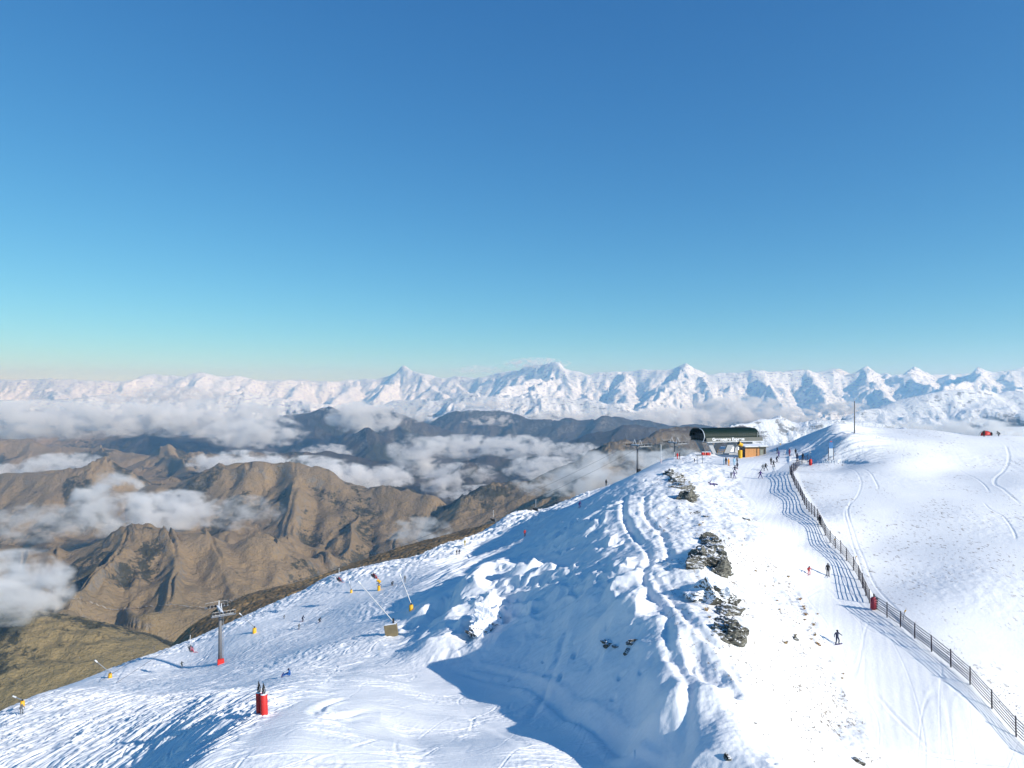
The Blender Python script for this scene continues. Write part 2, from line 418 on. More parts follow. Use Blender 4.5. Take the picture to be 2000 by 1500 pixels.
# ------------------------------------------------------------------ valley hills and the snowy ranges
LAY = [ # rows of each crest in the photo by px, metres ahead by px, front slope, back slope
 dict(c=[(-300,755),(0,748),(60,745),(150,747),(230,748),(280,738),(330,740),(400,733),(440,740),(480,742),(520,745),(560,748),(620,752),(680,745),(720,742),(760,733),(788,722),(815,731),(850,739),(880,745),(930,738),(1000,727),(1040,720),(1090,714),(1115,722),(1150,735),(1250,732),(1300,728),(1340,718),(1380,735),(1420,738),(1470,728),(1500,733),(1540,732),(1575,728),(1600,740),(1630,733),(1650,737),(1690,724),(1720,735),(1740,730),(1770,722),(1810,728),(1850,745),(1880,733),(1905,725),(1960,732),(2000,728),(2300,730)],
      d=[(-300,26000),(400,24000),(700,25000),(1090,20000),(1340,18000),(2300,17000)], sf=.52, sb=.5),
 dict(c=[(-300,750),(300,752),(600,747),(700,752),(1600,730),(1635,727),(1670,738),(1940,735),(1985,722),(2300,728)], d=[(0,32000),(2300,26000)], sf=.5, sb=.5),
 # nearer white shoulder on the right
 dict(c=[(1500,850),(1600,835),(1650,812),(1690,800),(1750,786),(1850,772),(1920,762),(1980,766),(2060,756),(2300,752)], d=[(1500,7600),(1700,8300),(2300,8600)], sf=.42, sb=.55),
 dict(c=[(700,800),(800,790),(880,783),(940,776),(1000,782),(1050,776),(1120,784),(1200,790),(1250,800)], d=[(700,15500),(1250,14000)], sf=.46, sb=.5),
 dict(c=[(-300,800),(100,790),(220,782),(300,775),(380,790),(480,775),(560,787),(640,790),(700,800)], d=[(-300,17000),(700,17500)], sf=.42, sb=.5),
 # hazy blue ranges
 dict(c=[(-300,842),(0,838),(150,842),(230,838),(290,822),(340,840),(400,852),(480,862),(560,880)], d=[(-300,9000),(560,8600)], sf=.42, sb=.45),
 dict(c=[(420,850),(500,830),(560,812),(640,806),(700,815),(760,802),(830,824),(900,846),(950,870)], d=[(420,9800),(950,9200)], sf=.5, sb=.45),
 dict(c=[(620,880),(680,860),(715,844),(760,860),(800,880)], d=[(620,7600),(800,7400)], sf=.5, sb=.45),
 dict(c=[(780,835),(850,815),(930,808),(1010,815),(1080,826),(1160,822),(1240,830),(1330,838),(1450,850)], d=[(780,11500),(1450,9500)], sf=.44, sb=.45),
 dict(c=[(900,905),(1000,888),(1080,868),(1150,850),(1220,838),(1300,842),(1380,850)], d=[(900,7000),(1380,6200)], sf=.45, sb=.5),
 dict(c=[(1300,875),(1400,850),(1440,838),(1480,831),(1530,823),(1580,832),(1640,826),(1700,836),(1800,850),(1900,870)], d=[(1300,4000),(1900,4600)], sf=.5, sb=.5),
 dict(c=[(1540,868),(1575,858),(1600,846),(1645,828),(1668,840),(1700,834),(1722,844),(1750,838),(1768,835),(1795,848),(1830,853),(1880,860),(1960,880)], d=[(1560,900),(1750,1000),(1950,900)], sf=.5, sb=.6),
 dict(c=[(1900,858),(1960,850),(2060,838),(2300,830)], d=[(1900,3500),(2300,3500)], sf=.5, sb=.6),
 # middle hills
 dict(c=[(-300,875),(0,872),(60,868),(120,880),(200,870),(260,882),(300,888),(340,900)], d=[(-300,6500),(340,6300)], sf=.36, sb=.42),
 dict(c=[(230,930),(280,905),(314,876),(350,884),(400,893),(480,889),(560,888),(640,886),(700,895),(760,908),(840,930)], d=[(230,5600),(840,5800)], sf=.42, sb=.46),
 dict(c=[(780,960),(850,935),(900,910),(940,915),(1000,945),(1060,960)], d=[(780,5200),(1060,5000)], sf=.5, sb=.5),
 dict(c=[(900,970),(1000,940),(1090,905),(1160,882),(1220,868),(1290,852),(1340,850),(1420,858)], d=[(900,3300),(1420,3400)], sf=.55, sb=.6),
 dict(c=[(-300,930),(0,930),(100,928),(170,925),(215,916),(250,924),(275,945),(300,962),(340,980)], d=[(-300,4300),(340,4300)], sf=.33, sb=.5),
 dict(c=[(280,962),(320,955),(380,935),(430,925),(480,924),(560,926),(640,935),(720,958),(780,966),(830,976),(900,1003),(955,1020),(1010,1060)], d=[(280,3900),(640,3700),(1010,3300)], sf=.40, sb=.5),
 dict(c=[(-300,1075),(0,1070),(60,1072),(110,1082),(170,1062),(220,1046),(260,1040),(320,1046),(400,1052),(430,1068),(480,1075),(540,1078),(600,1105),(660,1150)], d=[(-300,2700),(660,2700)], sf=.34, sb=.42),
 dict(c=[(380,1120),(430,1095),(480,1078),(520,1072),(570,1086),(620,1110),(700,1150)], d=[(380,2900),(700,2800)], sf=.34, sb=.5),
 dict(c=[(-300,1190),(0,1190),(100,1205),(200,1222),(300,1250),(380,1290)], d=[(-300,1650),(380,1500)], sf=.22, sb=.34),
]
def gully(px_, py_, sx, sy):
    """one octave of slope-aligned gullies; cells of size one"""
    ix = np.floor(px_).astype(np.int32); iy = np.floor(py_).astype(np.int32)
    ax = np.float32(0); ad = np.float32(0); wt = np.float32(0)
    dx, dy = -sy * 5.6, sx * 5.6
    for i in (-1, 0, 1):
        for j in (-1, 0, 1):
            a = (ix + i) & 511; b = (iy + j) & 511
            qx = px_ - (ix + i + .2 + .6 * _H1[a, b]); qy = py_ - (iy + j + .2 + .6 * _H2[a, b])
            w = np.maximum(0, 1 - (qx * qx + qy * qy) / 1.42) ** 2 + 1e-5
            ph = qx * dx + qy * dy
            wt = wt + w; ax = ax + np.cos(ph) * w; ad = ad - np.sin(ph) * w
    return ax / wt, ad / wt * dx / 5.6, ad / wt * dy / 5.6

NU2, NV2 = 1250, 1350
u2 = np.linspace(-.92, .95, NU2).astype(np.float32)
v2 = np.concatenate([np.linspace(math.log(330), math.log(5000), NV2 // 2, endpoint=False), np.linspace(math.log(5000), math.log(34000), NV2 - NV2 // 2)]).astype(np.float32)
U2, V2 = np.meshgrid(u2, v2, indexing='ij')
Y2 = np.exp(V2); X2 = U2 * Y2
def warpn(k, a, s, o=3): return a * fbm(X2 / s + k, Y2 / s - k, o)
sc = np.clip(Y2 / 9000, .25, 1.2)                       # hills close by are smaller than the far ranges
WX = warpn(3.1, 420, 2600); WY = warpn(8.7, 620, 2200)
sxw = warpn(5.3, 110, 620); syw = warpn(1.9, 150, 560)
own = -tab(U2, np.minimum(V2, math.log(425))) * np.minimum(Y2, 425) - 3 - 6 * sm(330, 425, Y2) - .5 * np.maximum(0, Y2 - 425)
floor = np.interp(Y2, [300, 1500, 3000, 6000, 12000, 36000], [-640, -760, -900, -980, -1050, -1100])
B = np.maximum(own, floor) + 0
for L in LAY:
    cx = [p[0] for p in L['c']]; cy = [p[1] for p in L['c']]
    fal = np.clip(np.mean([p[1] for p in L['d']]) / 9000, .22, 1)
    D0 = np.interp(1000 + F * U2, [p[0] for p in L['d']], [p[1] for p in L['d']])
    off = np.abs(Y2 - D0)
    away = sm(0, 900 * fal, off)
    wxx = (WX * fal + sxw * min(1, fal * 1.6)) * away
    pxw = 1000 + F * (X2 + wxx) / Y2
    D = np.interp(pxw, [p[0] for p in L['d']], [p[1] for p in L['d']]) + (WY + syw) * fal * .55
    zc = -(np.interp(pxw, cx, cy) - HOR) / F * D
    outl = np.maximum(cx[0] - pxw, 0) + np.maximum(pxw - cx[-1], 0)
    zc = zc - outl * D / F * .6
    r = np.maximum(Y2 - D, 0) * L['sb'] * .999 + np.maximum(D - Y2, 0) * L['sf']
    w = 60 * fal
    z = zc - (np.sqrt(r * r + w * w) - w)
    B = np.maximum(B, z)
# spurs running down from the main peaks
SP = [[(1090,716,20000),(1050,752,18300),(1010,785,16300),(985,812,14800)],[(1095,716,20000),(1140,760,18200),(1172,800,16200),(1190,830,14800)],[(1050,735,19500),(1000,752,18200),(950,775,16800),(915,795,15800)],
 [(1340,719,18200),(1300,750,16800),(1262,790,15200),(1240,825,14000)],[(1345,720,18200),(1390,752,16800),(1420,790,15400),(1440,820,14200)],[(1215,733,18800),(1225,770,17000),(1215,810,15200)],
 [(1470,729,17800),(1500,755,16600),(1520,785,15400),(1550,815,14200)],[(1575,729,17500),(1600,758,16300),(1612,788,15000),(1600,815,14000)],
 [(1690,725,17200),(1722,755,16000),(1755,785,14600),(1740,815,13600)],[(1770,723,17000),(1800,748,16000),(1830,772,15000),(1850,800,13800)],[(1905,726,17000),(1872,752,15600),(1830,780,14200),(1790,800,13000)],
 [(1960,734,17000),(1985,760,15600),(1990,790,14000)],
 [(788,723,24500),(760,748,22500),(735,778,20000)],[(790,724,24500),(838,752,22300),(872,780,19800)],[(700,745,24800),(672,765,22500),(640,790,20000)],
 [(400,734,24000),(372,756,22000),(345,785,19600)],[(490,742,24200),(455,765,22000),(425,792,19600)],[(285,738,24500),(235,760,22500),(190,785,20000)],[(600,750,25000),(572,770,22500),(550,790,20500)],[(880,744,22500),(905,765,20800),(900,790,18500)],[(80,746,25500),(110,768,23000),(100,790,20500)],
 # brown and blue hills
 [(314,877,5600),(352,905,5100),(385,930,4700)],[(310,877,5600),(282,905,5250),(250,930,4950)],[(480,925,3700),(455,990,3400),(440,1050,3120),(420,1100,2850)],[(570,927,3700),(578,985,3350),(560,1060,3000)],[(690,950,3620),(700,1010,3250),(680,1080,2900)],
 [(380,937,3850),(360,985,3500),(350,1030,3250)],[(830,976,3500),(800,1030,3200),(780,1080,2900)],[(255,1041,2700),(215,1095,2450),(170,1160,2150)],[(330,1047,2700),(350,1110,2400),(345,1180,2100)],[(410,1053,2720),(450,1120,2420),(470,1200,2150)],
 [(520,1074,2900),(540,1130,2600),(545,1180,2350)],[(60,1073,2700),(40,1130,2400),(60,1200,2050)],[(215,917,4300),(235,975,3850),(225,1030,3450)],[(700,816,9700),(730,850,8800),(770,880,8000)],[(560,813,9800),(590,850,9000),(570,885,8200)],[(288,823,9000),(330,850,8300),(360,880,7600)],
 [(1000,816,11200),(985,850,10000),(1000,885,8800)],[(1150,850,6700),(1110,890,6000),(1090,930,5400)],[(1220,868,3300),(1180,905,3050),(1130,950,2800)]]
for s_ in SP:
    p3 = [((a - 1000) / F * d, d, -(r - HOR) / F * d) for a, r, d in s_]
    D_ = np.mean([q[1] for q in p3]); fal = float(np.clip(D_ / 9000, .22, 1))
    lo_, hi_ = min(q[1] for q in p3) - 2500 * fal, max(q[1] for q in p3) + 1500 * fal
    j0, j1 = np.searchsorted(v2, [math.log(lo_), math.log(hi_)])
    xa = X2[:, j0:j1] + (sxw + .35 * WX * fal)[:, j0:j1] * min(1, fal); ya = Y2[:, j0:j1] + (syw + .35 * WY * fal)[:, j0:j1] * min(1, fal)
    dd, aa = polyd(xa, ya, [(q[0], q[1]) for q in p3])
    ar = [0]
    for q, w in zip(p3[:-1], p3[1:]): ar.append(ar[-1] + math.hypot(w[0] - q[0], w[1] - q[1]))
    zc = np.interp(aa, ar, [q[2] for q in p3]) - 25 * fal
    w = 45 * fal
    z = zc - (np.sqrt(dd * dd + w * w) - w) * (.62 if D_ > 7500 else .46)
    B[:, j0:j1] = np.maximum(B[:, j0:j1], z)
# slope of the base land
def slope(Zm):
    dzu = np.gradient(Zm, axis=0) / (u2[1] - u2[0]); 
    dzv = np.gradient(Zm, axis=1) / np.gradient(v2)[None, :]
    gx = dzu / Y2; gy = dzv / Y2 - dzu * U2 / Y2
    return gx, gy
B = B + fbm(X2 / 1500, Y2 / 1500, 3) * 45 * sm(900, 3500, Y2)
gx, gy = slope(B)
H = B.copy(); GUL = np.zeros_like(B)
amp_far = sm(7000, 13000, Y2)
fade0 = sm(900, 2300, Y2)
lam = 1700.0
ex, ey = gx.copy(), gy.copy()
def blur(a, n_):
    for ax_ in (0, 1):
        pad = [(0, 0), (0, 0)]; pad[ax_] = (n_ + 1, n_)
        c_ = np.cumsum(np.pad(a, pad, mode='edge'), axis=ax_, dtype=np.float64)
        a = ((c_[2 * n_ + 1:] - c_[:-2 * n_ - 1]) if ax_ == 0 else (c_[:, 2 * n_ + 1:] - c_[:, :-2 * n_ - 1])) / (2 * n_ + 1)
    return a.astype(np.float32)
for o in range(7):
    if o < 3: ex = blur(ex, (14, 6, 2)[o]); ey = blur(ey, (14, 6, 2)[o])
    wgt = np.clip(1.5 * (Y2 / 5200) / (lam / 1500.0), 0, 1) if lam > 400 else 1.0
    grid = Y2 * .0042
    wgt = wgt * sm(.8, 2.0, lam / grid)
    mag = np.hypot(ex, ey) + 1e-6
    k = np.minimum(mag * 2.6, 1.25) / mag
    g, ddx, ddy = gully(X2 / lam + 31 * o, Y2 / lam + 57 * o, ex * k, ey * k)
    steep = sm(.04, .34, np.hypot(gx, gy))
    amp = lam * (.017 if lam > 500 else .033) * wgt * steep * fade0 * (1 + 1.9 * amp_far)
    H += amp * (g - .3)
    GUL += wgt * (.75 ** o) * g * steep
    ex = ex + ddx * .42 * wgt; ey = ey + ddy * .42 * wgt
    lam *= .52
H += 7 * fbm(X2 / 130, Y2 / 130, 3) * sm(500, 3000, Y2)
crag = sm(.1, .5, fbm(X2 / 700 + 4, Y2 / 700, 3)) * sm(900, 1500, Y2) * sm(9000, 6000, Y2)
H += crag * 16 * np.clip(Y2 / 4000, .1, 1) * fbm(X2 / 90 + 3, Y2 / 60, 4, kind=1)
H = np.where(Y2 < 430, np.minimum(H, own), H)
# a cap on what stands above the drawn skyline nearby is not needed: ranges carry their own relief
gx, gy = slope(H)
lat = sm(6500, 12500, Y2 + .25 * np.abs(X2))           # the main divide, further off, carries more snow
sl = np.interp(Y2, [300, 1500, 5000, 8500, 11000, 14000, 36000], [250, 40, -60, -150, -330, -560, -700]) 
sl = sl - 420 * sm(.28, .38, U2) * sm(2000, 3500, Y2) * sm(6500, 5500, Y2) - 230 * sm(.15, .6, U2) * sm(3500, 8000, Y2) - 600 * sm(.25, .4, U2) * (Y2 < 2200) - 30
snowv = (H - sl) / 160.0 + .9 * fbm(X2 / 1400, Y2 / 1400, 3)
hills = grid_mesh('hills', X2, Y2, H, dict(snow=snowv, gully=GUL, crag=crag))
hills['kind'] = 'structure'

def hz(x, y):
    u = x / y; v = math.log(y)
    i = int(np.clip(np.searchsorted(u2, u), 1, NU2 - 1)); j = int(np.clip(np.searchsorted(v2, v), 1, NV2 - 1))
    return float(max(H[i, j], H[i - 1, j], H[i, j - 1], H[i - 1, j - 1]))

# the pale farm track winding through the valley
rd = []
for px, py in catmull([(95,1150),(130,1168),(180,1180),(215,1192),(260,1190),(330,1183),(400,1188),(450,1176),(500,1160)], 14):
    c_ = int(round(((px - 1000) / F - u2[0]) / (u2[1] - u2[0]))); rr_ = -H[c_] / Y2[c_] * F + HOR
    k_ = np.nonzero((rr_ <= py) & (Y2[c_] > 1000))[0]
    if len(k_): rd.append((float(X2[c_][k_[0]]), float(Y2[c_][k_[0]]), float(H[c_][k_[0]])))
vs_, fs_ = [], []
for k_, (a, b, c) in enumerate(rd):
    p0 = rd[max(0, k_ - 1)]; p1 = rd[min(len(rd) - 1, k_ + 1)]
    t_ = Vector((p1[0] - p0[0], p1[1] - p0[1], 0)).normalized(); n_ = Vector((-t_.y, t_.x, 0)) * 2.6
    for s_ in (-1, 1):
        q = Vector((a, b, 0)) + n_ * s_; vs_.append((q.x, q.y, c + 1.5))
    if k_ and math.hypot(a - rd[k_ - 1][0], b - rd[k_ - 1][1]) < 260: fs_.append((2 * k_ - 2, 2 * k_ - 1, 2 * k_ + 1, 2 * k_))
rme = bpy.data.meshes.new('dirt_road'); rme.from_pydata(vs_, [], fs_); rme.update()
dirt_road = bpy.data.objects.new('dirt_road', rme); COL.objects.link(dirt_road); dirt_road['kind'] = 'structure'
# ------------------------------------------------------------------ materials
class NT:
    def __init__(s, name):
        s.m = bpy.data.materials.new(name); s.m.use_nodes = True
        s.t = s.m.node_tree; s.t.nodes.clear()
        s.out = s.t.nodes.new('ShaderNodeOutputMaterial')
    def n(s, typ, **kw):
        nd = s.t.nodes.new('ShaderNode' + typ)
        for k, v in kw.items():
            if k in nd.inputs: 
                if isinstance(v, bpy.types.NodeSocket): s.t.links.new(v, nd.inputs[k])
                else: nd.inputs[k].default_value = v
            else: setattr(nd, k, v)
        return nd
    def link(s, a, b): s.t.links.new(a, b)
    def noise(s, vec, scale, detail=4, rough=.5, typ='3D', dist=0.):
        nd = s.n('TexNoise', Scale=scale, Detail=detail, Roughness=rough, Distortion=dist)
        if vec is not None: s.link(vec, nd.inputs['Vector'])
        return nd.outputs['Fac']
    def math(s, op, a, b=None, c=None, clamp=False):
        nd = s.t.nodes.new('ShaderNodeMath'); nd.operation = op; nd.use_clamp = clamp
        for i, v in enumerate((a, b, c)):
            if v is None: continue
            if isinstance(v, (int, float)): nd.inputs[i].default_value = v
            else: s.link(v, nd.inputs[i])
        return nd.outputs[0]
    def ramp(s, fac, a, b, lo=0., hi=1.):
        nd = s.t.nodes.new('ShaderNodeMapRange'); nd.interpolation_type = 'SMOOTHSTEP'
        s.link(fac, nd.inputs[0]); nd.inputs[1].default_value = a; nd.inputs[2].default_value = b
        nd.inputs[3].default_value = lo; nd.inputs[4].default_value = hi
        return nd.outputs[0]
    def mix(s, fac, a, b):
        nd = s.t.nodes.new('ShaderNodeMix'); nd.data_type = 'RGBA'
        ins = [i for i in nd.inputs if i.type == 'RGBA']
        if isinstance(fac, (int, float)): nd.inputs[0].default_value = fac
        else: s.link(fac, nd.inputs[0])
        for v, i in ((a, ins[0]), (b, ins[1])):
            if isinstance(v, tuple): i.default_value = (*v, 1)
            else: s.link(v, i)
        return [o for o in nd.outputs if o.type == 'RGBA'][0]
    def attr(s, name):
        nd = s.t.nodes.new('ShaderNodeAttribute'); nd.attribute_name = name; return nd.outputs['Fac']
    def pos(s):
        return s.t.nodes.new('ShaderNodeNewGeometry').outputs['Position']
    def scale(s, vec, v):
        nd = s.t.nodes.new('ShaderNodeVectorMath'); nd.operation = 'MULTIPLY'
        s.link(vec, nd.inputs[0]); nd.inputs[1].default_value = v; return nd.outputs[0]
    def bsdf(s, col, rough=.6, spec=.3, normal=None, metal=0.):
        b = s.t.nodes.new('ShaderNodeBsdfPrincipled')
        if isinstance(col, tuple): b.inputs['Base Color'].default_value = (*col, 1)
        else: s.link(col, b.inputs['Base Color'])
        if isinstance(rough, (int, float)): b.inputs['Roughness'].default_value = rough
        else: s.link(rough, b.inputs['Roughness'])
        b.inputs['Specular IOR Level'].default_value = spec
        b.inputs['Metallic'].default_value = metal
        if normal is not None: s.link(normal, b.inputs['Normal'])
        s.link(b.outputs[0], s.out.inputs['Surface'])
        return b
    def bump(s, h, dist, strength=1.0, prev=None):
        nd = s.t.nodes.new('ShaderNodeBump'); nd.inputs['Distance'].default_value = dist; nd.inputs['Strength'].default_value = strength
        s.link(h, nd.inputs['Height'])
        if prev is not None: s.link(prev, nd.inputs['Normal'])
        return nd.outputs[0]

# near snow with grass showing through, brown tussock below the snow line
m = NT('snow_and_tussock'); p = m.pos()
fine = m.noise(p, 2.2, 5, .6); mid = m.noise(p, .35, 4, .55)
grain = m.noise(p, 9.0, 3, .6)
snowc = m.mix(m.ramp(mid, .3, .7), (.88, .875, .865), (.92, .91, .895))
# grass tips poking out where wind has scoured the slope
tip = m.noise(m.scale(p, (1.0, .55, 1.0)), 1.9, 3, .65)
patch = m.noise(p, .09, 3, .6)
tipm = m.math('MULTIPLY', m.math('MULTIPLY', m.ramp(tip, .585, .64), m.ramp(patch, .42, .60)), m.attr('scour'))
tipc = m.mix(m.noise(p, 1.1, 2), (.17, .125, .085), (.34, .29, .24))
snowc = m.mix(m.math('MULTIPLY', tipm, .9), snowc, tipc)
tus = m.mix(m.ramp(m.noise(m.scale(p, (.18, .7, 1.)), .16, 5, .62), .40, .60), (.085, .072, .048), (.27, .19, .10))
tus = m.mix(m.ramp(m.noise(p, .9, 4, .6), .35, .7), tus, (.20, .135, .07))
sn = m.ramp(m.math('ADD', m.attr('snow'), m.math('MULTIPLY', m.math('SUBTRACT', m.noise(p, .45, 5, .65), .5), .9)), .42, .56)
col = m.mix(sn, tus, snowc)
hgt = m.math('ADD', m.math('MULTIPLY', fine, .6), m.math('MULTIPLY', grain, .15))
nb = m.bump(hgt, .10, .8)
m.bsdf(col, .62, .25, nb)
snow_slope.data.materials.append(m.m)

m = NT('valley_hills'); p = m.pos()
geo = m.t.nodes.new('ShaderNodeNewGeometry')
sep = m.t.nodes.new('ShaderNodeSeparateXYZ'); m.link(geo.outputs['Normal'], sep.inputs[0])
nz = sep.outputs['Z']
sepp = m.t.nodes.new('ShaderNodeSeparateXYZ'); m.link(p, sepp.inputs[0])
n1 = m.noise(p, .0011, 6, .6); n2 = m.noise(p, .006, 6, .65); n3 = m.noise(p, .03, 5, .65)
grass = m.mix(m.ramp(n1, .38, .62), (.34, .25, .145), (.26, .195, .115))
grass = m.mix(m.ramp(n2, .35, .68), grass, (.28, .215, .14))
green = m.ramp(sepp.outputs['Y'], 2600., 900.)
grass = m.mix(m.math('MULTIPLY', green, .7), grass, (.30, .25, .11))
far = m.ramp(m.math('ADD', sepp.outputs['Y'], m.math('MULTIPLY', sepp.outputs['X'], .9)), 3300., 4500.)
grass = m.mix(m.math('MULTIPLY', far, .85), grass, (.042, .046, .054))  # dark blue tone by distance: haze painted into the land colour
# scrub settles in the gullies and on the steep broken ground
gv = m.math('ADD', m.math('MULTIPLY', m.attr('gully'), -.55), m.math('MULTIPLY', m.math('SUBTRACT', n3, .5), 2.4))
gv = m.math('ADD', gv, m.math('MULTIPLY', m.attr('crag'), .9))
gv = m.math('ADD', gv, m.math('MULTIPLY', m.math('SUBTRACT', n2, .5), 2.2))
gv = m.math('ADD', gv, m.math('MULTIPLY', m.math('SUBTRACT', m.noise(p, .09, 4, .7), .5), 1.6))
gv = m.math('SUBTRACT', gv, m.math('MULTIPLY', green, .55))
scr = m.ramp(gv, .12, .62)
land = m.mix(m.math('MULTIPLY', scr, .9), grass, (.045, .050, .036))
rk = m.math('MULTIPLY', m.ramp(nz, .80, .62), m.ramp(n3, .45, .62))
land = m.mix(m.math('MULTIPLY', rk, .7), land, (.25, .235, .21))
sv = m.math('ADD', m.attr('snow'), m.math('MULTIPLY', m.math('SUBTRACT', n2, .5), 1.6))
sv = m.math('ADD', sv, m.math('MULTIPLY', m.math('SUBTRACT', n3, .5), 1.0))
sv = m.math('ADD', sv, m.math('MULTIPLY', m.math('SUBTRACT', nz, .86), 3.0))
sm_ = m.ramp(sv, -.35, .35)
n4 = m.noise(m.scale(p, (1, 1, 2.)), .011, 6, .7)
rocky = m.math('MULTIPLY', m.ramp(nz, .93, .72), m.ramp(n4, .53, .60))
sm_ = m.math('MULTIPLY', sm_, m.math('SUBTRACT', 1.0, m.math('MULTIPLY', rocky, .75)))
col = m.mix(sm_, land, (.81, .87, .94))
nb = m.bump(n3, 22., .55)
nb = m.bump(m.noise(p, .0055, 8, .72), 190., m.ramp(sepp.outputs['Y'], 7000., 13000.) if 0 else .45, nb)
nb = m.bump(m.noise(p, .12, 4, .6), 3., .5, nb)
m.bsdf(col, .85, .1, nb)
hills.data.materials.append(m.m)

m = NT('gravel_track'); m.bsdf(m.mix(m.noise(m.pos(), .05, 4), (.36, .32, .26), (.48, .44, .38)), .9, .1); dirt_road.data.materials.append(m.m)
# ------------------------------------------------------------------ object builders
import bmesh
class MB:
    def __init__(s): s.bm = bmesh.new()
    def box(s, c, size, rot=None, bev=0., mi=0):
        r = bmesh.ops.create_cube(s.bm, size=1.0)
        M = Matrix.Translation(Vector(c)) @ (rot.to_4x4() if rot is not None else Matrix.Identity(4)) @ Matrix.Diagonal((*size, 1))
        bmesh.ops.transform(s.bm, matrix=M, verts=r['verts'])
        if bev:
            ed = list({e for v in r['verts'] for e in v.link_edges})
            bmesh.ops.bevel(s.bm, geom=ed, offset=bev, segments=2, affect='EDGES')
        return s
    def tube(s, a, b, r0, r1=None, seg=8):
        a, b = Vector(a), Vector(b); r1 = r0 if r1 is None else r1
        d = b - a; L = d.length
        if L < 1e-6: return s
        q = d.to_track_quat('Z', 'Y').to_matrix().to_4x4()
        bmesh.ops.create_cone(s.bm, cap_ends=True, segments=seg, radius1=r0, radius2=r1, depth=L, matrix=Matrix.Translation((a + b) / 2) @ q)
        return s
    def path(s, pts, r, seg=6):
        for a, b in zip(pts[:-1], pts[1:]): s.tube(a, b, r, r, seg)
        return s
    def lathe(s, prof, seg=16, M=Matrix.Identity(4)):
        rings = []
        for r, z in prof:
            rings.append([s.bm.verts.new(M @ Vector((r * math.cos(2 * math.pi * k / seg), r * math.sin(2 * math.pi * k / seg), z))) for k in range(seg)])
        for A_, B_ in zip(rings[:-1], rings[1:]):
            for k in range(seg): s.bm.faces.new((A_[k], A_[(k + 1) % seg], B_[(k + 1) % seg], B_[k]))
        s.bm.faces.new(rings[0][::-1]); s.bm.faces.new(rings[-1])
        return s
    def prism(s, prof, x0, x1):
        """closed (y, z) outline swept from x0 to x1"""
        a = [s.bm.verts.new((x0, y, z)) for y, z in prof]; b = [s.bm.verts.new((x1, y, z)) for y, z in prof]
        n_ = len(prof)
        for k in range(n_): s.bm.faces.new((a[k], a[(k + 1) % n_], b[(k + 1) % n_], b[k]))
        s.bm.faces.new(a[::-1]); s.bm.faces.new(b)
        return s
    def build(s, name, mat, parent=None, smooth=False):
        bmesh.ops.recalc_face_normals(s.bm, faces=s.bm.faces)
        me = bpy.data.meshes.new(name); s.bm.to_mesh(me); s.bm.free()
        for mm in (mat if isinstance(mat, (list, tuple)) else [mat]): me.materials.append(mm)
        if smooth:
            for p_ in me.polygons: p_.use_smooth = True
        o = bpy.data.objects.new(name, me); COL.objects.link(o)
        if parent is not None: o.parent = parent
        return o

def tag(o, label, cat, group=None):
    o['label'] = label; o['category'] = cat
    if group: o['group'] = group
    return o
def thing(name, label, cat, loc, rz=0., group=None):
    o = bpy.data.objects.new(name, None); COL.objects.link(o)
    o.location = loc; o.rotation_euler = (0, 0, rz)
    return tag(o, label, cat, group)

_mats = {}
def paint(name, col, rough=.5, metal=0., var=.12, spec=.4, scale=3.0, bump=.0):
    """a surface with slight unevenness of tone and gloss"""
    if name in _mats: return _mats[name]
    m = NT(name)
    tc = m.t.nodes.new('ShaderNodeTexCoord').outputs['Object']
    nn = m.noise(tc, scale, 4, .6)
    c = m.mix(nn, tuple(v * (1 - var) for v in col), tuple(min(1, v * (1 + var)) for v in col))
    r = m.math('ADD', m.math('MULTIPLY', nn, .2), rough - .1)
    nb = m.bump(m.noise(tc, scale * 6, 3), .02, bump) if bump else None
    m.bsdf(c, r, spec, nb, metal)
    _mats[name] = m.m
    return m.m

M_steel = paint('galvanised_steel', (.42, .43, .44), .45, .6)
M_dark = paint('dark_steel', (.035, .037, .04), .5, .2)
M_pole = paint('weathered_grey_pole', (.17, .17, .175), .6)
M_red = paint('red_padding', (.60, .03, .025), .55)
M_dred = paint('dull_red_padding', (.30, .03, .05), .6)
M_yel = paint('yellow_padding', (.78, .42, .02), .5)
M_white = paint('white_paint', (.75, .76, .77), .5)
M_snowy = paint('snow_on_things', (.87, .885, .91), .7, bump=.3)
M_black = paint('black_plastic', (.02, .02, .022), .5)
M_fence = paint('creosoted_timber', (.028, .017, .026), .8, scale=8)
M_rail = paint('snow_fence_rail', (.022, .015, .026), .75)
M_green = paint('dark_green_roof_sheet', (.006, .022, .016), .55, spec=.2)
M_fas = paint('grey_green_fascia', (.15, .155, .135), .6)
M_conc = paint('painted_grey_leg', (.40, .42, .44), .6)
M_blue = paint('blue_sign', (.10, .25, .50), .5)
M_cable = paint('steel_rope', (.10, .10, .11), .5, .4)

def aim(v, up='Y'):
    return Vector(v).normalized().to_track_quat('Z', up).to_matrix()

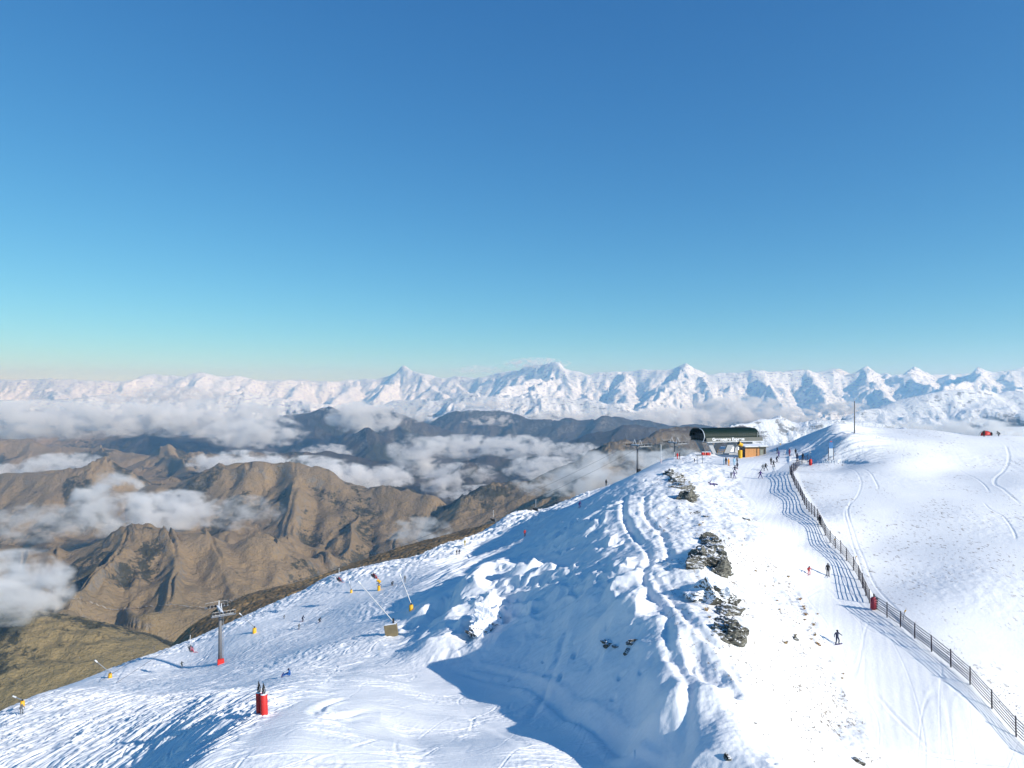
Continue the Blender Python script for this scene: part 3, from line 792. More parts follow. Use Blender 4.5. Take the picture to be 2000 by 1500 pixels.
# ---- people ------------------------------------------------------------
def mirror(j): return Vector((-j.x, j.y, j.z))
BASE = dict(pel=(0,0,.95), wai=(0,0,1.1), che=(0,.0,1.33), nec=(0,.01,1.5), hd=(0,.03,1.61), ht=(0,.03,1.70), nose=(0,.14,1.60),
            shL=(-.19,0,1.42), elL=(-.26,-.03,1.15), wrL=(-.27,.07,.92), haL=(-.27,.10,.84),
            shR=(.19,0,1.42), elR=(.26,-.03,1.15), wrR=(.27,.07,.92), haR=(.27,.10,.84),
            hiL=(-.1,0,.9), knL=(-.12,.03,.5), anL=(-.13,0,.09), toL=(-.14,.17,.05),
            hiR=(.1,0,.9), knR=(.12,.03,.5), anR=(.13,0,.09), toR=(.14,.17,.05))
RAD = dict(pel=.155, wai=.15, che=.175, nec=.07, hd=.105, ht=.08, nose=.018, shL=.09, elL=.065, wrL=.045, haL=.045, shR=.09, elR=.065, wrR=.045, haR=.045,
           hiL=.11, knL=.08, anL=.075, toL=.055, hiR=.11, knR=.08, anR=.075, toR=.055)
BONES = [('pel','wai',0),('wai','che',0),('che','nec',0),('nec','hd',3),('hd','ht',3),('hd','nose',3),
         ('che','shL',0),('shL','elL',0),('elL','wrL',0),('wrL','haL',2),('che','shR',0),('shR','elR',0),('elR','wrR',0),('wrR','haR',2),
         ('pel','hiL',1),('hiL','knL',1),('knL','anL',1),('anL','toL',2),('pel','hiR',1),('hiR','knR',1),('knR','anR',1),('anR','toR',2)]
POSES = {
 'stand': {},
 'glide': dict(pel=(0,-.14,.78), wai=(0,-.08,.92), che=(0,.08,1.12), nec=(0,.17,1.27), hd=(0,.22,1.37), ht=(0,.22,1.47), nose=(0,.33,1.36),
    shL=(-.19,.12,1.2), elL=(-.33,.12,.97), wrL=(-.30,.36,.90), haL=(-.29,.44,.88), shR=(.19,.12,1.2), elR=(.33,.12,.97), wrR=(.30,.36,.90), haR=(.29,.44,.88),
    hiL=(-.1,-.12,.75), knL=(-.15,.16,.45), anL=(-.16,0,.10), toL=(-.16,.17,.06), hiR=(.1,-.12,.75), knR=(.15,.16,.45), anR=(.16,0,.10), toR=(.16,.17,.06)),
 'tuck': dict(pel=(0,-.25,.55), wai=(0,-.14,.68), che=(0,.1,.83), nec=(0,.24,.93), hd=(0,.32,1.02), ht=(0,.31,1.12), nose=(0,.43,1.0),
    shL=(-.19,.14,.9), elL=(-.30,.20,.66), wrL=(-.24,.42,.66), haL=(-.22,.5,.67), shR=(.19,.14,.9), elR=(.30,.20,.66), wrR=(.24,.42,.66), haR=(.22,.5,.67),
    hiL=(-.1,-.22,.53), knL=(-.16,.18,.42), anL=(-.16,0,.10), toL=(-.16,.17,.06), hiR=(.1,-.22,.53), knR=(.16,.18,.42), anR=(.16,0,.10), toR=(.16,.17,.06)),
 'stride': dict(pel=(0,0,.88), wai=(0,.02,1.03), che=(0,.06,1.27), nec=(0,.09,1.44), hd=(0,.12,1.55), ht=(0,.12,1.64), nose=(0,.23,1.54),
    shL=(-.19,.06,1.36), elL=(-.30,.18,1.14), wrL=(-.34,.42,1.1), haL=(-.34,.5,1.1), shR=(.19,.06,1.36), elR=(.30,-.12,1.14), wrR=(.38,-.22,.92), haR=(.4,-.24,.84),
    hiL=(-.1,.02,.84), knL=(-.24,.12,.47), anL=(-.40,.10,.09), toL=(-.44,.26,.05), hiR=(.1,-.02,.84), knR=(.22,-.06,.47), anR=(.38,-.16,.10), toR=(.44,-.01,.05)),
 'armsout': dict(shL=(-.19,0,1.42), elL=(-.40,0,1.24), wrL=(-.55,.1,1.12), haL=(-.61,.14,1.08), elR=(.40,0,1.24), wrR=(.52,.12,1.08), haR=(.57,.16,1.03),
    hiL=(-.1,0,.88), knL=(-.20,.12,.5), anL=(-.26,0,.10), toL=(-.28,.17,.06), hiR=(.1,0,.88), knR=(.20,.12,.5), anR=(.26,0,.10), toR=(.28,.17,.06)),
 'sit': dict(pel=(0,0,.14), wai=(0,.02,.28), che=(0,.10,.52), nec=(0,.17,.69), hd=(0,.22,.79), ht=(0,.22,.89), nose=(0,.33,.78),
    shL=(-.19,.12,.61), elL=(-.27,.22,.38), wrL=(-.18,.45,.33), haL=(-.14,.52,.32), shR=(.19,.12,.61), elR=(.27,.22,.38), wrR=(.18,.45,.33), haR=(.14,.52,.32),
    hiL=(-.1,.05,.13), knL=(-.16,.46,.30), anL=(-.2,.86,.10), toL=(-.2,.95,.24), hiR=(.1,.05,.13), knR=(.16,.46,.30), anR=(.2,.86,.10), toR=(.2,.95,.24)),
 'chair': dict(pel=(0,0,.10), wai=(0,-.03,.25), che=(0,-.03,.5), nec=(0,.0,.67), hd=(0,.03,.78), ht=(0,.03,.88), nose=(0,.14,.77),
    shL=(-.19,-.02,.59), elL=(-.26,.08,.36), wrL=(-.2,.32,.33), haL=(-.18,.4,.33), shR=(.19,-.02,.59), elR=(.26,.08,.36), wrR=(.2,.32,.33), haR=(.18,.4,.33),
    hiL=(-.1,.05,.10), knL=(-.12,.45,.08), anL=(-.12,.44,-.33), toL=(-.12,.60,-.38), hiR=(.1,.05,.10), knR=(.12,.45,.08), anR=(.12,.44,-.33), toR=(.12,.60,-.38)),
 'fallen': dict(pel=(0,0,.22), wai=(-.12,0,.27), che=(-.34,0,.34), nec=(-.5,0,.40), hd=(-.6,0,.47), ht=(-.69,.0,.50), nose=(-.6,.10,.43),
    shL=(-.38,-.17,.30), elL=(-.45,-.4,.2), wrL=(-.5,-.55,.08), haL=(-.52,-.62,.06), shR=(-.36,.12,.46), elR=(-.20,.12,.76), wrR=(-.02,.08,.98), haR=(.04,.06,1.05),
    hiL=(.08,-.08,.2), knL=(.5,-.12,.2), anL=(.88,-.1,.14), toL=(.9,-.1,.32), hiR=(.08,.08,.22), knR=(.45,.1,.36), anR=(.8,.06,.14), toR=(.84,.06,.32)),
}
def body_mesh(pose):
    J = {k: Vector(v) for k, v in BASE.items()}
    for k, v in POSES[pose].items(): J[k] = Vector(v)
    keys = list(J); verts = [J[k] for k in keys]; rad = [RAD[k] for k in keys]; ed = []; mats = []
    for a, b, mi in BONES: ed.append((keys.index(a), keys.index(b))); mats.append(mi)
    for sd_ in 'LR':                                    # gloved fingers and thumb
        w_, h_ = J['wr' + sd_], J['ha' + sd_]; ax = (h_ - w_).normalized(); si = ax.cross(Vector((1, 0, 0)) if abs(ax.x) < .8 else Vector((0, 1, 0))).normalized()
        up_ = ax.cross(si)
        for q, ln_ in enumerate((.055, .065, .06, .048)):
            i0 = len(verts)
            b0 = h_ + si * (.030 * (q - 1.5)); verts += [b0 + ax * ln_ * .6, b0 + ax * ln_ + up_ * .02]; rad += [.014, .010]
            ed += [(keys.index('ha' + sd_), i0), (i0, i0 + 1)]; mats += [2, 2]
        i0 = len(verts); verts += [w_ + ax * .03 + si * .06, w_ + ax * .07 + si * .075]; rad += [.015, .012]
        ed += [(keys.index('wr' + sd_), i0), (i0, i0 + 1)]; mats += [2, 2]
    me = bpy.data.meshes.new('skeleton'); me.from_pydata(verts, ed, []); me.update()
    o = bpy.data.objects.new('skeleton', me); COL.objects.link(o)
    md = o.modifiers.new('skin', 'SKIN'); md.use_smooth_shade = True
    sv = me.skin_vertices[0].data
    for i, r in enumerate(rad): sv[i].radius = (r, r * (.82 if keys[i] in ('che', 'wai') else 1) if i < len(keys) else r)
    sv[0].use_root = True
    sb = o.modifiers.new('sub', 'SUBSURF'); sb.levels = 1; sb.render_levels = 1
    dg = bpy.context.evaluated_depsgraph_get()
    out = bpy.data.meshes.new_from_object(o.evaluated_get(dg))
    bpy.data.objects.remove(o); bpy.data.meshes.remove(me)
    seg = [(verts[a], verts[b], m_) for (a, b), m_ in zip(ed, mats)]
    for p_ in out.polygons:
        c = p_.center; best, bi = 1e9, 0
        for a, b, m_ in seg:
            ab = b - a; t = max(0, min(1, (c - a).dot(ab) / max(ab.length_squared, 1e-9)))
            d_ = (c - a - ab * t).length
            if d_ < best: best, bi = d_, m_
        p_.material_index = bi; p_.use_smooth = True
    return out, J
_BM = {k: body_mesh(k) for k in POSES}
CLR = dict(navy=(.012,.018,.05), black=(.012,.012,.015), blue=(.02,.11,.36), red=(.5,.03,.03), maroon=(.16,.012,.045), orange=(.65,.28,.05), lblue=(.28,.48,.62),
           white=(.7,.72,.75), purple=(.06,.035,.16), grey=(.16,.17,.18), pink=(.55,.14,.2), olive=(.1,.1,.06), yellow=(.7,.5,.05))
def cloth(c): return paint('cloth_' + c, CLR[c], .8, scale=12, bump=.3)
M_skin = paint('skin', (.45, .27, .19), .6)
def helmet_mesh(J, mat):
    ax = (J['ht'] - J['hd']).normalized(); R = aim(ax)
    Mx = Matrix.Translation(J['hd'] + ax * .02) @ R.to_4x4()
    return MB().lathe([(.118, -.03), (.13, .02), (.125, .07), (.10, .115), (.055, .145), (.01, .152)], 14, Mx)
def person(loc, rz, pose, top, legs, label, gear='skis', helm='black', scale=1.0, tilt=None, group='skiers and snowboarders on the mountain'):
    me, J = _BM[pose]; me = me.copy()
    me.materials.clear()
    for mm in (cloth(top), cloth(legs), M_black, M_skin): me.materials.append(mm)
    e = thing('person', label, 'person', loc, rz, group)
    e.scale = (scale,) * 3
    b = bpy.data.objects.new('body', me); COL.objects.link(b); b.parent = e
    helmet_mesh(J, None).build('helmet', cloth(helm) if helm in CLR else M_black, e, True)
    f = (J['nose'] - J['hd']).normalized(); u_ = (J['ht'] - J['hd']).normalized(); R = Matrix((u_.cross(f), f, u_)).transposed()
    MB().box(J['hd'] + f * .10 + u_ * .025, (.15, .05, .06), R, .012).build('goggles', M_black, e)
    if gear == 'skis':
        for s_ in 'LR':
            a = J['an' + s_]; t = J['to' + s_]; f2 = Vector((t.x - a.x, t.y - a.y, (t.z - a.z) if pose in ('chair',) else (t.z + .03 - a.z) * .3)).normalized()
            if pose in ('sit', 'fallen'): f2 = Vector((.25 if s_ == 'L' else -.2, .2, 1)).normalized()
            c = a + Vector((0, 0, -.075)) if pose not in ('sit', 'fallen') else a + Vector((0, .1, 0))
            mb = MB(); p0 = c - f2 * .72; n_ = Vector((0, 0, 1)) if abs(f2.z) < .8 else Vector((0, -1, 0))
            Rr = aim(f2, 'Y'); 
            mb.box((0, 0, 0), (.09, .02, 1.45), None, .004)
            mb.box((0, .028, .79), (.08, .018, .18), Matrix.Rotation(math.radians(-22), 3, 'X'), .004)
            o = mb.build('ski', cloth(rng.choice(['red', 'white', 'navy', 'grey'])), e)
            zx = f2; yy = (n_ - f2 * n_.dot(f2)).normalized(); xx = yy.cross(zx)
            o.matrix_local = Matrix.Translation(c) @ Matrix((xx, yy, zx)).transposed().to_4x4()
    elif gear == 'board':
        a, b2 = J['anL'], J['anR']; c = (a + b2) / 2; f2 = (b2 - a).normalized()
        if pose in ('sit', 'fallen'):
            up_ = Vector((0, -1, .2)).normalized(); c = c + Vector((0, .13, 0))
            if pose == 'fallen': up_ = Vector((-1, 0, .2)).normalized(); c = (a + b2) / 2 + Vector((.12, 0, 0)); f2 = Vector((0, 1, 0))
        else: up_ = Vector((0, 0, 1)); c = c + Vector((0, 0.04, -.08))
        yy = (up_ - f2 * up_.dot(f2)).normalized(); xx = yy.cross(f2)
        mb = MB(); mb.box((0, 0, 0), (.26, .022, 1.2), None, .006)
        for q in (-1, 1): mb.box((0, .022, q * .66), (.2, .02, .18), Matrix.Rotation(math.radians(-q * 16), 3, 'X'), .005)
        o = mb.build('snowboard', cloth('purple'), e)
        o.matrix_local = Matrix.Translation(c) @ Matrix((xx, yy, f2)).transposed().to_4x4()
    return e
# ------------------------------------------------------------------ the lift
LX0, LY0 = 64.0, 215.0; LSL = .665                      # lift line in plan: y = LY0 + LSL * (x - LX0)
def on_lift(px, off=0.):
    t = (px - 1000) / F
    d = (LY0 - LSL * LX0 + off) / (1 - LSL * t)
    return t * d, d
LANG = math.atan(LSL)
ldir = Vector((math.cos(LANG), math.sin(LANG), 0)); lper = Vector((-ldir.y, ldir.x, 0))

def lift_tower(px, top_py, base_py, label, wide):
    x, d = on_lift(px); g = gz(x, d)
    h = -(top_py - HOR) / F * d - g
    t = thing('lift_tower', label, 'lift tower', (x, d, g), LANG, 'towers carrying the chairlift')
    MB().tube((0, 0, -.6), (0, 0, h - 1.2), wide, wide * .7, 14).build('pole', M_pole, t, True)
    mb = MB()
    for s_ in (-.18, .18): mb.tube((wide + .15, s_, .4), (wide * .7 + .25, s_, h - 1.4), .03, .03, 6)
    z = .6
    while z < h - 1.6:
        mb.tube((wide + .16, -.18, z), (wide + .16, .18, z), .02, .02, 5); z += .4
    mb.build('ladder', M_steel, t)
    mb = MB(); mb.box((0, 0, h - 1.2), (.32, 5.4, .34), None, .04)
    for s_ in (-1, 1): mb.tube((0, s_ * .4, h - 2.4), (0, s_ * 2.3, h - 1.35), .08)
    mb.build('crossarm', M_conc, t)
    MB().box((0, 0, h - .965), (.40, 5.4, .07), None, .02).build('snow_cap', M_snowy, t)
    for s_ in (-1, 1):
        y0 = s_ * 2.7
        w = MB()
        for k in range(6):
            xx = -1.65 + k * .66
            w.lathe([(.20, -.06), (.24, -.055), (.18, 0), (.24, .055), (.20, .06)], 14, Matrix.Translation((xx, y0, h - 1.02)) @ Matrix.Rotation(math.pi / 2, 4, 'X'))
        w.build('sheave_wheels', M_black, t)
        f = MB(); f.box((0, y0 + .14 * s_, h - 1.25), (3.9, .06, .14), None, .01)
        for xx in (-1.3, 0, 1.3): f.tube((xx, y0 + .14 * s_, h - 1.3), (xx, y0 + .14 * s_, h - .8), .035)
        f.build('sheave_frame', M_steel, t)
        c = MB(); c.box((0, y0 + .62 * s_, h - 1.35), (4.4, .5, .05)); 
        for xx in (-2.1, -.7, .7, 2.1): c.tube((xx, y0 + .85 * s_, h - 1.35), (xx, y0 + .85 * s_, h - .45), .022)
        c.tube((-2.1, y0 + .85 * s_, h - .45), (2.1, y0 + .85 * s_, h - .45), .022)
        c.build('catwalk', M_steel, t)
        l = MB(); l.tube((0, s_ * 1.9, h - 1), (0, s_ * 1.15, h + .45), .05).tube((0, s_ * .5, h - 1), (0, s_ * 1.15, h + .45), .05)
        l.build('lifting_frame', M_white, t)
    MB().box((.0, -.55, .5), (1.2, .5, 1.1), None, .06).build('base_pad', M_red if px < 800 else M_black, t)
    return x, d, g + h - 1.0 + .22
tw = [lift_tower(430, 1180, 1291, 'tall grey chairlift tower with red pad at its foot, lower left', .40),
      lift_tower(1245, 862, 922, 'chairlift tower with frosty crossarm standing on the ridge crest', .30),
      lift_tower(1318, 857, 893, 'shorter chairlift tower nearest the lift station', .32)]
# ropes: station - towers - down into the bowl
def rope(off, label):
    ends = []
    x2, d2 = on_lift(1376); pts3 = [(x2, d2, -(862 - HOR) / F * d2)]
    for x, d, z in tw[::-1]: pts3.append((x, d, z))
    xe, de = on_lift(120); pts3.append((xe, de, -(1390 - HOR) / F * de))
    out = []
    for a, b in zip(pts3[:-1], pts3[1:]):
        a = Vector(a); b = Vector(b); L = (b - a).length; sag = (L / 130.) ** 2 * 4.0
        nseg = max(2, int(L / 5))
        for k in range(nseg):
            t = k / nseg; p_ = a.lerp(b, t); p_.z -= 4 * sag * t * (1 - t); out.append(p_ + lper * off)
    out.append(Vector(pts3[-1]) + lper * off)
    tag(MB().path(out, .032, 5).build('haul_rope', M_cable), label, 'cable', 'haul ropes of the chairlift')
    return out
R1 = rope(-2.7, 'near haul rope of the chairlift, on the camera side of the towers')
R2 = rope(2.7, 'far haul rope of the chairlift, on the valley side of the towers')
def rope_at(R, x):
    for a, b in zip(R[:-1], R[1:]):
        if min(a.x, b.x) <= x <= max(a.x, b.x):
            t = (x - a.x) / (b.x - a.x + 1e-9); return a.lerp(b, t)
    return R[-1]
def chair(px, R, label, riders=()):
    x, d = on_lift(px, 0); p_ = rope_at(R, x + (2.7 if R is R1 else -2.7) * lper.x * -1 * 0)
    c = thing('lift_chair', label, 'lift chair', p_, LANG, 'chairs hanging on the chairlift')
    MB().box((0, 0, -.08), (.5, .12, .2), None, .03).build('grip', M_dark, c)
    MB().path([(0, 0, -.15), (0, .1, -.9), (.05, .1, -1.7), (-.05, .1, -2.1)], .045, 8).build('hanger', M_white, c)
    f = MB()
    for s_ in (-1, 1):
        f.path([(-.05, .1, -2.1), (-.1, s_ * 1.05, -2.15), (-.2, s_ * 1.1, -2.5), (-.15, s_ * 1.1, -2.95), (.35, s_ * 1.1, -3.0)], .03, 6)
    f.build('frame', M_steel, c)
    MB().box((.08, 0, -2.98), (.52, 2.15, .09), None, .03).build('seat', M_black, c)
    MB().box((-.22, 0, -2.62), (.08, 2.15, .5), Matrix.Rotation(math.radians(-12), 3, 'Y'), .03).build('backrest', M_black, c)
    MB().path([(-.1, -1.0, -2.3), (.5, -1.0, -2.62), (.5, 1.0, -2.62), (-.1, 1.0, -2.3)], .025, 6).path([(.55, -.6, -3.4), (.55, .6, -3.4)], .025, 6).build('safety_bar', M_steel, c)
    Rz = Matrix.Rotation(LANG, 3, 'Z')
    for (yy, top, legs, lab) in riders:
        w = Vector(p_) + Rz @ Vector((.02, yy, -2.93))
        person(w, LANG - math.pi / 2, 'chair', top, legs, lab, 'skis', 'grey', 1.0)
chair(1046, R1, 'empty dark lift chair hanging before the fog, uppermost chair')
chair(963, R2, 'second lift chair from the top, empty, over the dark valley')
chair(736, R1, 'lift chair with two riders above the snow mound', ((-.5, 'red', 'black', 'seated rider in red on the lift chair above the snow mound'), (.35, 'maroon', 'navy', 'seated rider in maroon beside the red one above the snow mound')))
chair(655, R2, 'lift chair with one rider against the brown grass', ((.2, 'red', 'black', 'lone seated rider in red on the chair against brown grass'),))
chair(387, R1, 'lowest lift chair, carrying two riders, left of the tall tower', ((-.45, 'pink', 'black', 'seated rider in pink left of the tall tower'), (.3, 'navy', 'white', 'seated rider in navy with pale trousers left of the tall tower')))

# ------------------------------------------------------------------ top station
so = GD(1376, 209.0); SR = math.radians(14)
st = thing('lift_station', 'chairlift top station with dark green barrel roof and white lettering', 'lift station', (so.x, so.y, so.z), SR)
zb = -(864 - HOR) / F * 209.0 - so.z                    # underside of the fascia above the snow
Lst = 19.3; Wd = 9.0; RT = 4.0
def arc_prof(off=0.):
    pr = [(-.12 - off, 1.35)]
    for k in range(0, 11):
        a = math.pi * k / 20
        pr.append((2.9 - (3.0 + off) * math.cos(a), 1.36 + (RT - 1.36 + off) * math.sin(a)))
    for k in range(10, -1, -1):
        a = math.pi * k / 20
        pr.append((Wd - 2.9 + (3.0 + off) * math.cos(a), 1.36 + (RT - 1.36 + off) * math.sin(a)))
    return pr
outer = arc_prof(0); inner = [(max(.12, min(Wd - .12, y + (.2 if y < Wd / 2 else -.2))), z - .18 * (z > 1.4)) for y, z in outer]
prof = [(y, z + zb) for y, z in outer] + [(y, z + zb - .02) for y, z in inner[::-1]]
roof = MB().prism(prof, 0, Lst - .6).build('roof', M_green, st)
rb = MB()
for k in range(24):
    xx = .5 + k * (Lst - 1.6) / 23
    pts = [(xx, y, z + zb + .03) for y, z in outer[1:14]]
    rb.path(pts, .03, 4)
rb.build('roof_seams', M_green, roof)
MB().box((Lst / 2 + .6, -.02, zb + .74), (Lst, .18, 1.2), Matrix.Rotation(math.radians(-4), 3, 'X'), .02).build('fascia', M_fas, st)
MB().box((Lst / 2 + .6, -.28, zb + .05), (Lst + .1, .7, .16), None, .03).build('snowy_ledge', M_snowy, st)
MB().box((Lst / 2 + .3, Wd + .02, zb + .72), (Lst, .16, 1.3), None, .02).build('fascia', M_fas, st)
tr = MB(); tr.path([(-.06, y - .03, z + zb + .04) for y, z in [(.9, 0.0)] + outer[:12]], .11, 6)
tr.build('gable_trim', M_white, st)
MB().path([(-.06, y, z + zb) for y, z in outer[12:]], .09, 6).build('gable_trim', M_dark, st)
gb = MB()
for yy in (1.5, 3.0, 4.5, 6.0, 7.5): gb.tube((.15, yy, zb + .4), (.15, yy, zb + RT - (.3 if 2.5 < yy < 6.6 else .75)), .07)
for zz in (.4, 1.5, 2.6): gb.tube((.15, .7, zb + zz), (.15, Wd - .7, zb + zz), .08)
gb.build('gable_frame', M_dark, st)
MB().box((Lst / 2, Wd / 2, zb + 1.5), (Lst - 2.4, Wd - 1.2, 1.6), None, .05).build('machinery_housing', M_dark, st)
MB().box((Lst / 2 + .2, Wd / 2, zb + .1), (Lst - 1.6, Wd - .4, .22), None, .03).build('soffit', M_conc, st)
bw = MB(); bw.lathe([(2.3, -.1), (2.45, -.1), (2.35, 0), (2.45, .1), (2.3, .1)], 28, Matrix.Translation((3.6, Wd / 2, zb - .25)))
for k in range(6): bw.tube((3.6, Wd / 2, zb - .25), (3.6 + 2.3 * math.cos(k * math.pi / 3), Wd / 2 + 2.3 * math.sin(k * math.pi / 3), zb - .25), .07)
bw.build('bullwheel', M_steel, st)
def slab_leg(x0, x1, w0, w1, yy, name='leg'):
    mb = MB(); z0, z1 = -.5, zb + .05
    a = [(x0 - w0, yy - .35, z0), (x0 + w0, yy - .35, z0), (x1 + w1, yy - .35, z1), (x1 - w1, yy - .35, z1)]
    v0 = [mb.bm.verts.new(p_) for p_ in a]; v1 = [mb.bm.verts.new((p_[0], p_[1] + .7, p_[2])) for p_ in a]
    mb.bm.faces.new(v0); mb.bm.faces.new(v1[::-1])
    for k in range(4): mb.bm.faces.new((v0[k], v1[k], v1[(k + 1) % 4], v0[(k + 1) % 4]))
    mb.build(name, M_conc, st)
for yy in (1.2, Wd - 1.2):
    slab_leg(4.2, 2.1, .55, .75, yy); slab_leg(7.8, 9.9, .9, 1.1, yy); slab_leg(15.5, 16.2, .6, .8, yy)
rl = MB()
for k in range(6): rl.tube((5.0 + k * .75, 1.0, -.3), (5.0 + k * .75, 1.0, 1.1), .03)
for zz in (.5, 1.05): rl.tube((5.0, 1.0, zz), (8.75, 1.0, zz), .03)
rl.build('railing', M_yel, st)
an = MB(); an.path([(Lst - 1.2, -.1, zb + 2.9), (Lst - 1.2, -.1, zb + 1.4)], .04).path([(Lst + .5, -.1, zb + 3.4), (Lst + .5, -.1, zb + 1.3)], .04).path([(Lst - 1.2, -.1, zb + 2.2), (Lst + .5, -.1, zb + 2.2)], .04)
an.build('service_frame', M_white, st)
fc = bpy.data.curves.new('sign_lettering', 'FONT'); fc.body = 'Greengates Express'; fc.size = 1.25; fc.extrude = .05; fc.offset = .04; fc.space_character = 1.08
tmp = bpy.data.objects.new('t', fc); COL.objects.link(tmp); me_ = bpy.data.meshes.new_from_object(tmp.evaluated_get(bpy.context.evaluated_depsgraph_get())); bpy.data.objects.remove(tmp)
fo = bpy.data.objects.new('sign_lettering', me_); COL.objects.link(fo); fo.parent = st
fo.location = (2.5, -.2, zb + .42); fo.rotation_euler = (math.radians(86), 0, 0); me_.materials.clear(); me_.materials.append(paint('white_letters', (.9, .9, .9), .5, var=.02))

# snow heap seen between the legs, behind the station
mb = MB(); bmesh.ops.create_icosphere(mb.bm, subdivisions=5, radius=1)
for v in mb.bm.verts:
    c = v.co; n_ = float(gnoise(np.array([c.x * 2.1]), np.array([c.y * 2.3 + c.z]))[0])
    v.co = Vector((c.x * 6.2, c.y * 3.6, max(c.z, -.2) * 3.0)) * (1 + .12 * n_)
hp = mb.build('snow_heap', M_snowy, None, True); q = P(1418, 886, 226); hp.location = (q.x, q.y, q.z - .6)
tag(hp, 'heap of snow glimpsed between the legs of the lift station', 'snow heap')

# ------------------------------------------------------------------ ticket hut
m = NT('hut_cedar_boards'); tc = m.t.nodes.new('ShaderNodeTexCoord').outputs['Object']
sx = m.t.nodes.new('ShaderNodeSeparateXYZ'); m.link(tc, sx.inputs[0])
bx_ = m.math('FRACT', m.math('MULTIPLY', sx.outputs['X'], 5.0)); gap = m.ramp(m.math('ABSOLUTE', m.math('SUBTRACT', bx_, .5)), .42, .48)
idn = m.noise(m.scale(tc, (2.7, .3, .05)), 2.0, 2); wd = m.mix(m.ramp(idn, .3, .7), (.56, .25, .08), (.75, .42, .18))
wd = m.mix(m.noise(m.scale(tc, (20, 20, 1.)), 1.5, 4), wd, (.50, .24, .09)); wd = m.mix(gap, wd, (.10, .05, .03))
m.bsdf(wd, .7, .25); M_cedar = m.m
M_hut = paint('hut_olive_wall', (.16, .15, .11), .7); M_hutdk = paint('hut_dark_wall', (.05, .04, .04), .7)
ho = GD(1455, 203.5); ht = thing('lift_hut', 'small timber hut with snow-covered flat roof beside the lift station', 'hut', ho, math.radians(12))
MB().box((3.45, 2.0, 1.45), (6.9, 4.0, 3.1), None, .02).build('wall', M_hutdk, ht)
MB().box((2.35, -.045, 1.45), (4.6, .08, 2.95), None, .01).build('timber_cladding', M_cedar, ht)
MB().box((5.75, -.04, 1.5), (2.1, .07, 3.0), None, .01).build('side_panel', M_hut, ht)
dr = MB().box((5.35, -.10, 1.15), (.95, .05, 2.1), None, .01).build('door', paint('door_grey_green', (.22, .24, .20), .6), ht)
MB().tube((5.72, -.16, 1.1), (5.72, -.16, 1.25), .03).build('handle', M_steel, dr)
MB().box((6.35, -.09, 1.5), (.5, .05, 1.7), None, .01).build('window', M_black, ht)
rf = MB().box((3.5, 1.8, 3.12), (7.7, 5.0, .2), Matrix.Rotation(math.radians(3), 3, 'X'), .03).build('roof', M_hut, ht)
MB().box((3.45, 1.8, 3.36), (7.6, 4.95, .28), Matrix.Rotation(math.radians(3), 3, 'X'), .1).build('snow_cap', M_snowy, rf)

# ------------------------------------------------------------------ snow guns
def fan_gun(loc, rz, label, s=1.0, bh=1.9):
    t = thing('fan_snow_gun', label, 'snow gun', loc, rz, 'yellow fan snow guns'); t.scale = (s,) * 3
    MB().lathe([(.52, -.3), (.55, 0), (.55, bh), (.50, bh + .06)], 14).build('base_pad', M_yel, t)
    MB().tube((0, 0, bh), (0, 0, bh + 1.3), .14).tube((-.1, 0, bh + .9), (-1.2, 0, bh + .35), .09).tube((0, 0, bh + .7), (.9, 0, bh + .9), .08).build('mast', M_dark, t)
    MB().box((.75, -.1, bh + .55), (.5, .4, .9), None, .04).build('control_box', M_white, t)
    Mx = Matrix.Translation((0, 0, bh + 1.75)) @ Matrix.Rotation(math.radians(62), 4, 'Y') @ Matrix.Rotation(0, 4, 'X')
    MB().lathe([(.44, -.72), (.56, -.62), (.50, -.3), (.48, .4), (.60, .62), (.60, .7)], 18, Mx).build('fan_barrel', M_yel, t, True)
    MB().lathe([(.50, .705), (.50, .74), (.12, .80)], 18, Mx).build('nozzle_ring', M_dark, t)
    MB().path([(-.35, -.3, bh + 1.1), (-.35, -.5, bh + 1.9), (.35, -.5, bh + 1.9), (.35, -.3, bh + 1.1)], .05).build('yoke', M_dark, t)
fan_gun(GD(1446, 200), math.radians(200), 'yellow fan snow gun on a padded post in front of the timber hut', 1.0, 2.3)
fan_gun(G(740, 1153, 100), math.radians(160), 'yellow fan snow gun standing on the groomed run below the snow mound', .62, 1.7)
def lance(loc, tip, label, pad='yellow', s=1.0):
    """tip: point of the place where the lance ends"""
    t = thing('snow_lance', label, 'snow gun', loc, 0, 'snow lances along the runs')
    if pad == 'box':
        bxm = paint('muddy_plywood', (.20, .16, .09), .8, var=.5, scale=1.2)
        a = MB().box((0, 0, .85), (2.0, .9, 1.9), Matrix.Rotation(math.radians(-9), 3, 'Y'), .04).build('base_box', bxm, t)
        MB().box((-.1, 0, 1.84), (1.9, .85, .12), Matrix.Rotation(math.radians(-9), 3, 'Y'), .04).build('snow_cap', M_snowy, t)
        z0 = 2.2; MB().tube((.35, 0, 1.8), (.35, 0, 2.7), .16).build('pivot', M_dark, t); px_ = .35
    else:
        MB().lathe([(.50 * s, -.4), (.55 * s, 0), (.52 * s, 1.35 * s), (.3 * s, 1.42 * s)], 12).build('base_pad', M_yel, t, True)
        z0 = 1.6 * s; MB().tube((0, 0, 1.3 * s), (0, 0, 1.85 * s), .12).build('pivot', M_dark, t); px_ = 0
    tl = Vector(tip) - Vector(loc)
    a = Vector((px_, 0, z0))
    MB().tube(a, tl, .085, .06, 8).build('lance_tube', M_steel, t)
    d_ = (tl - a).normalized()
    MB().tube(tl - d_ * .5, tl + d_ * .1, .13, .11, 8).build('nozzle_head', M_white, t)
def LP_(px, py, d): return P(px, py, d)
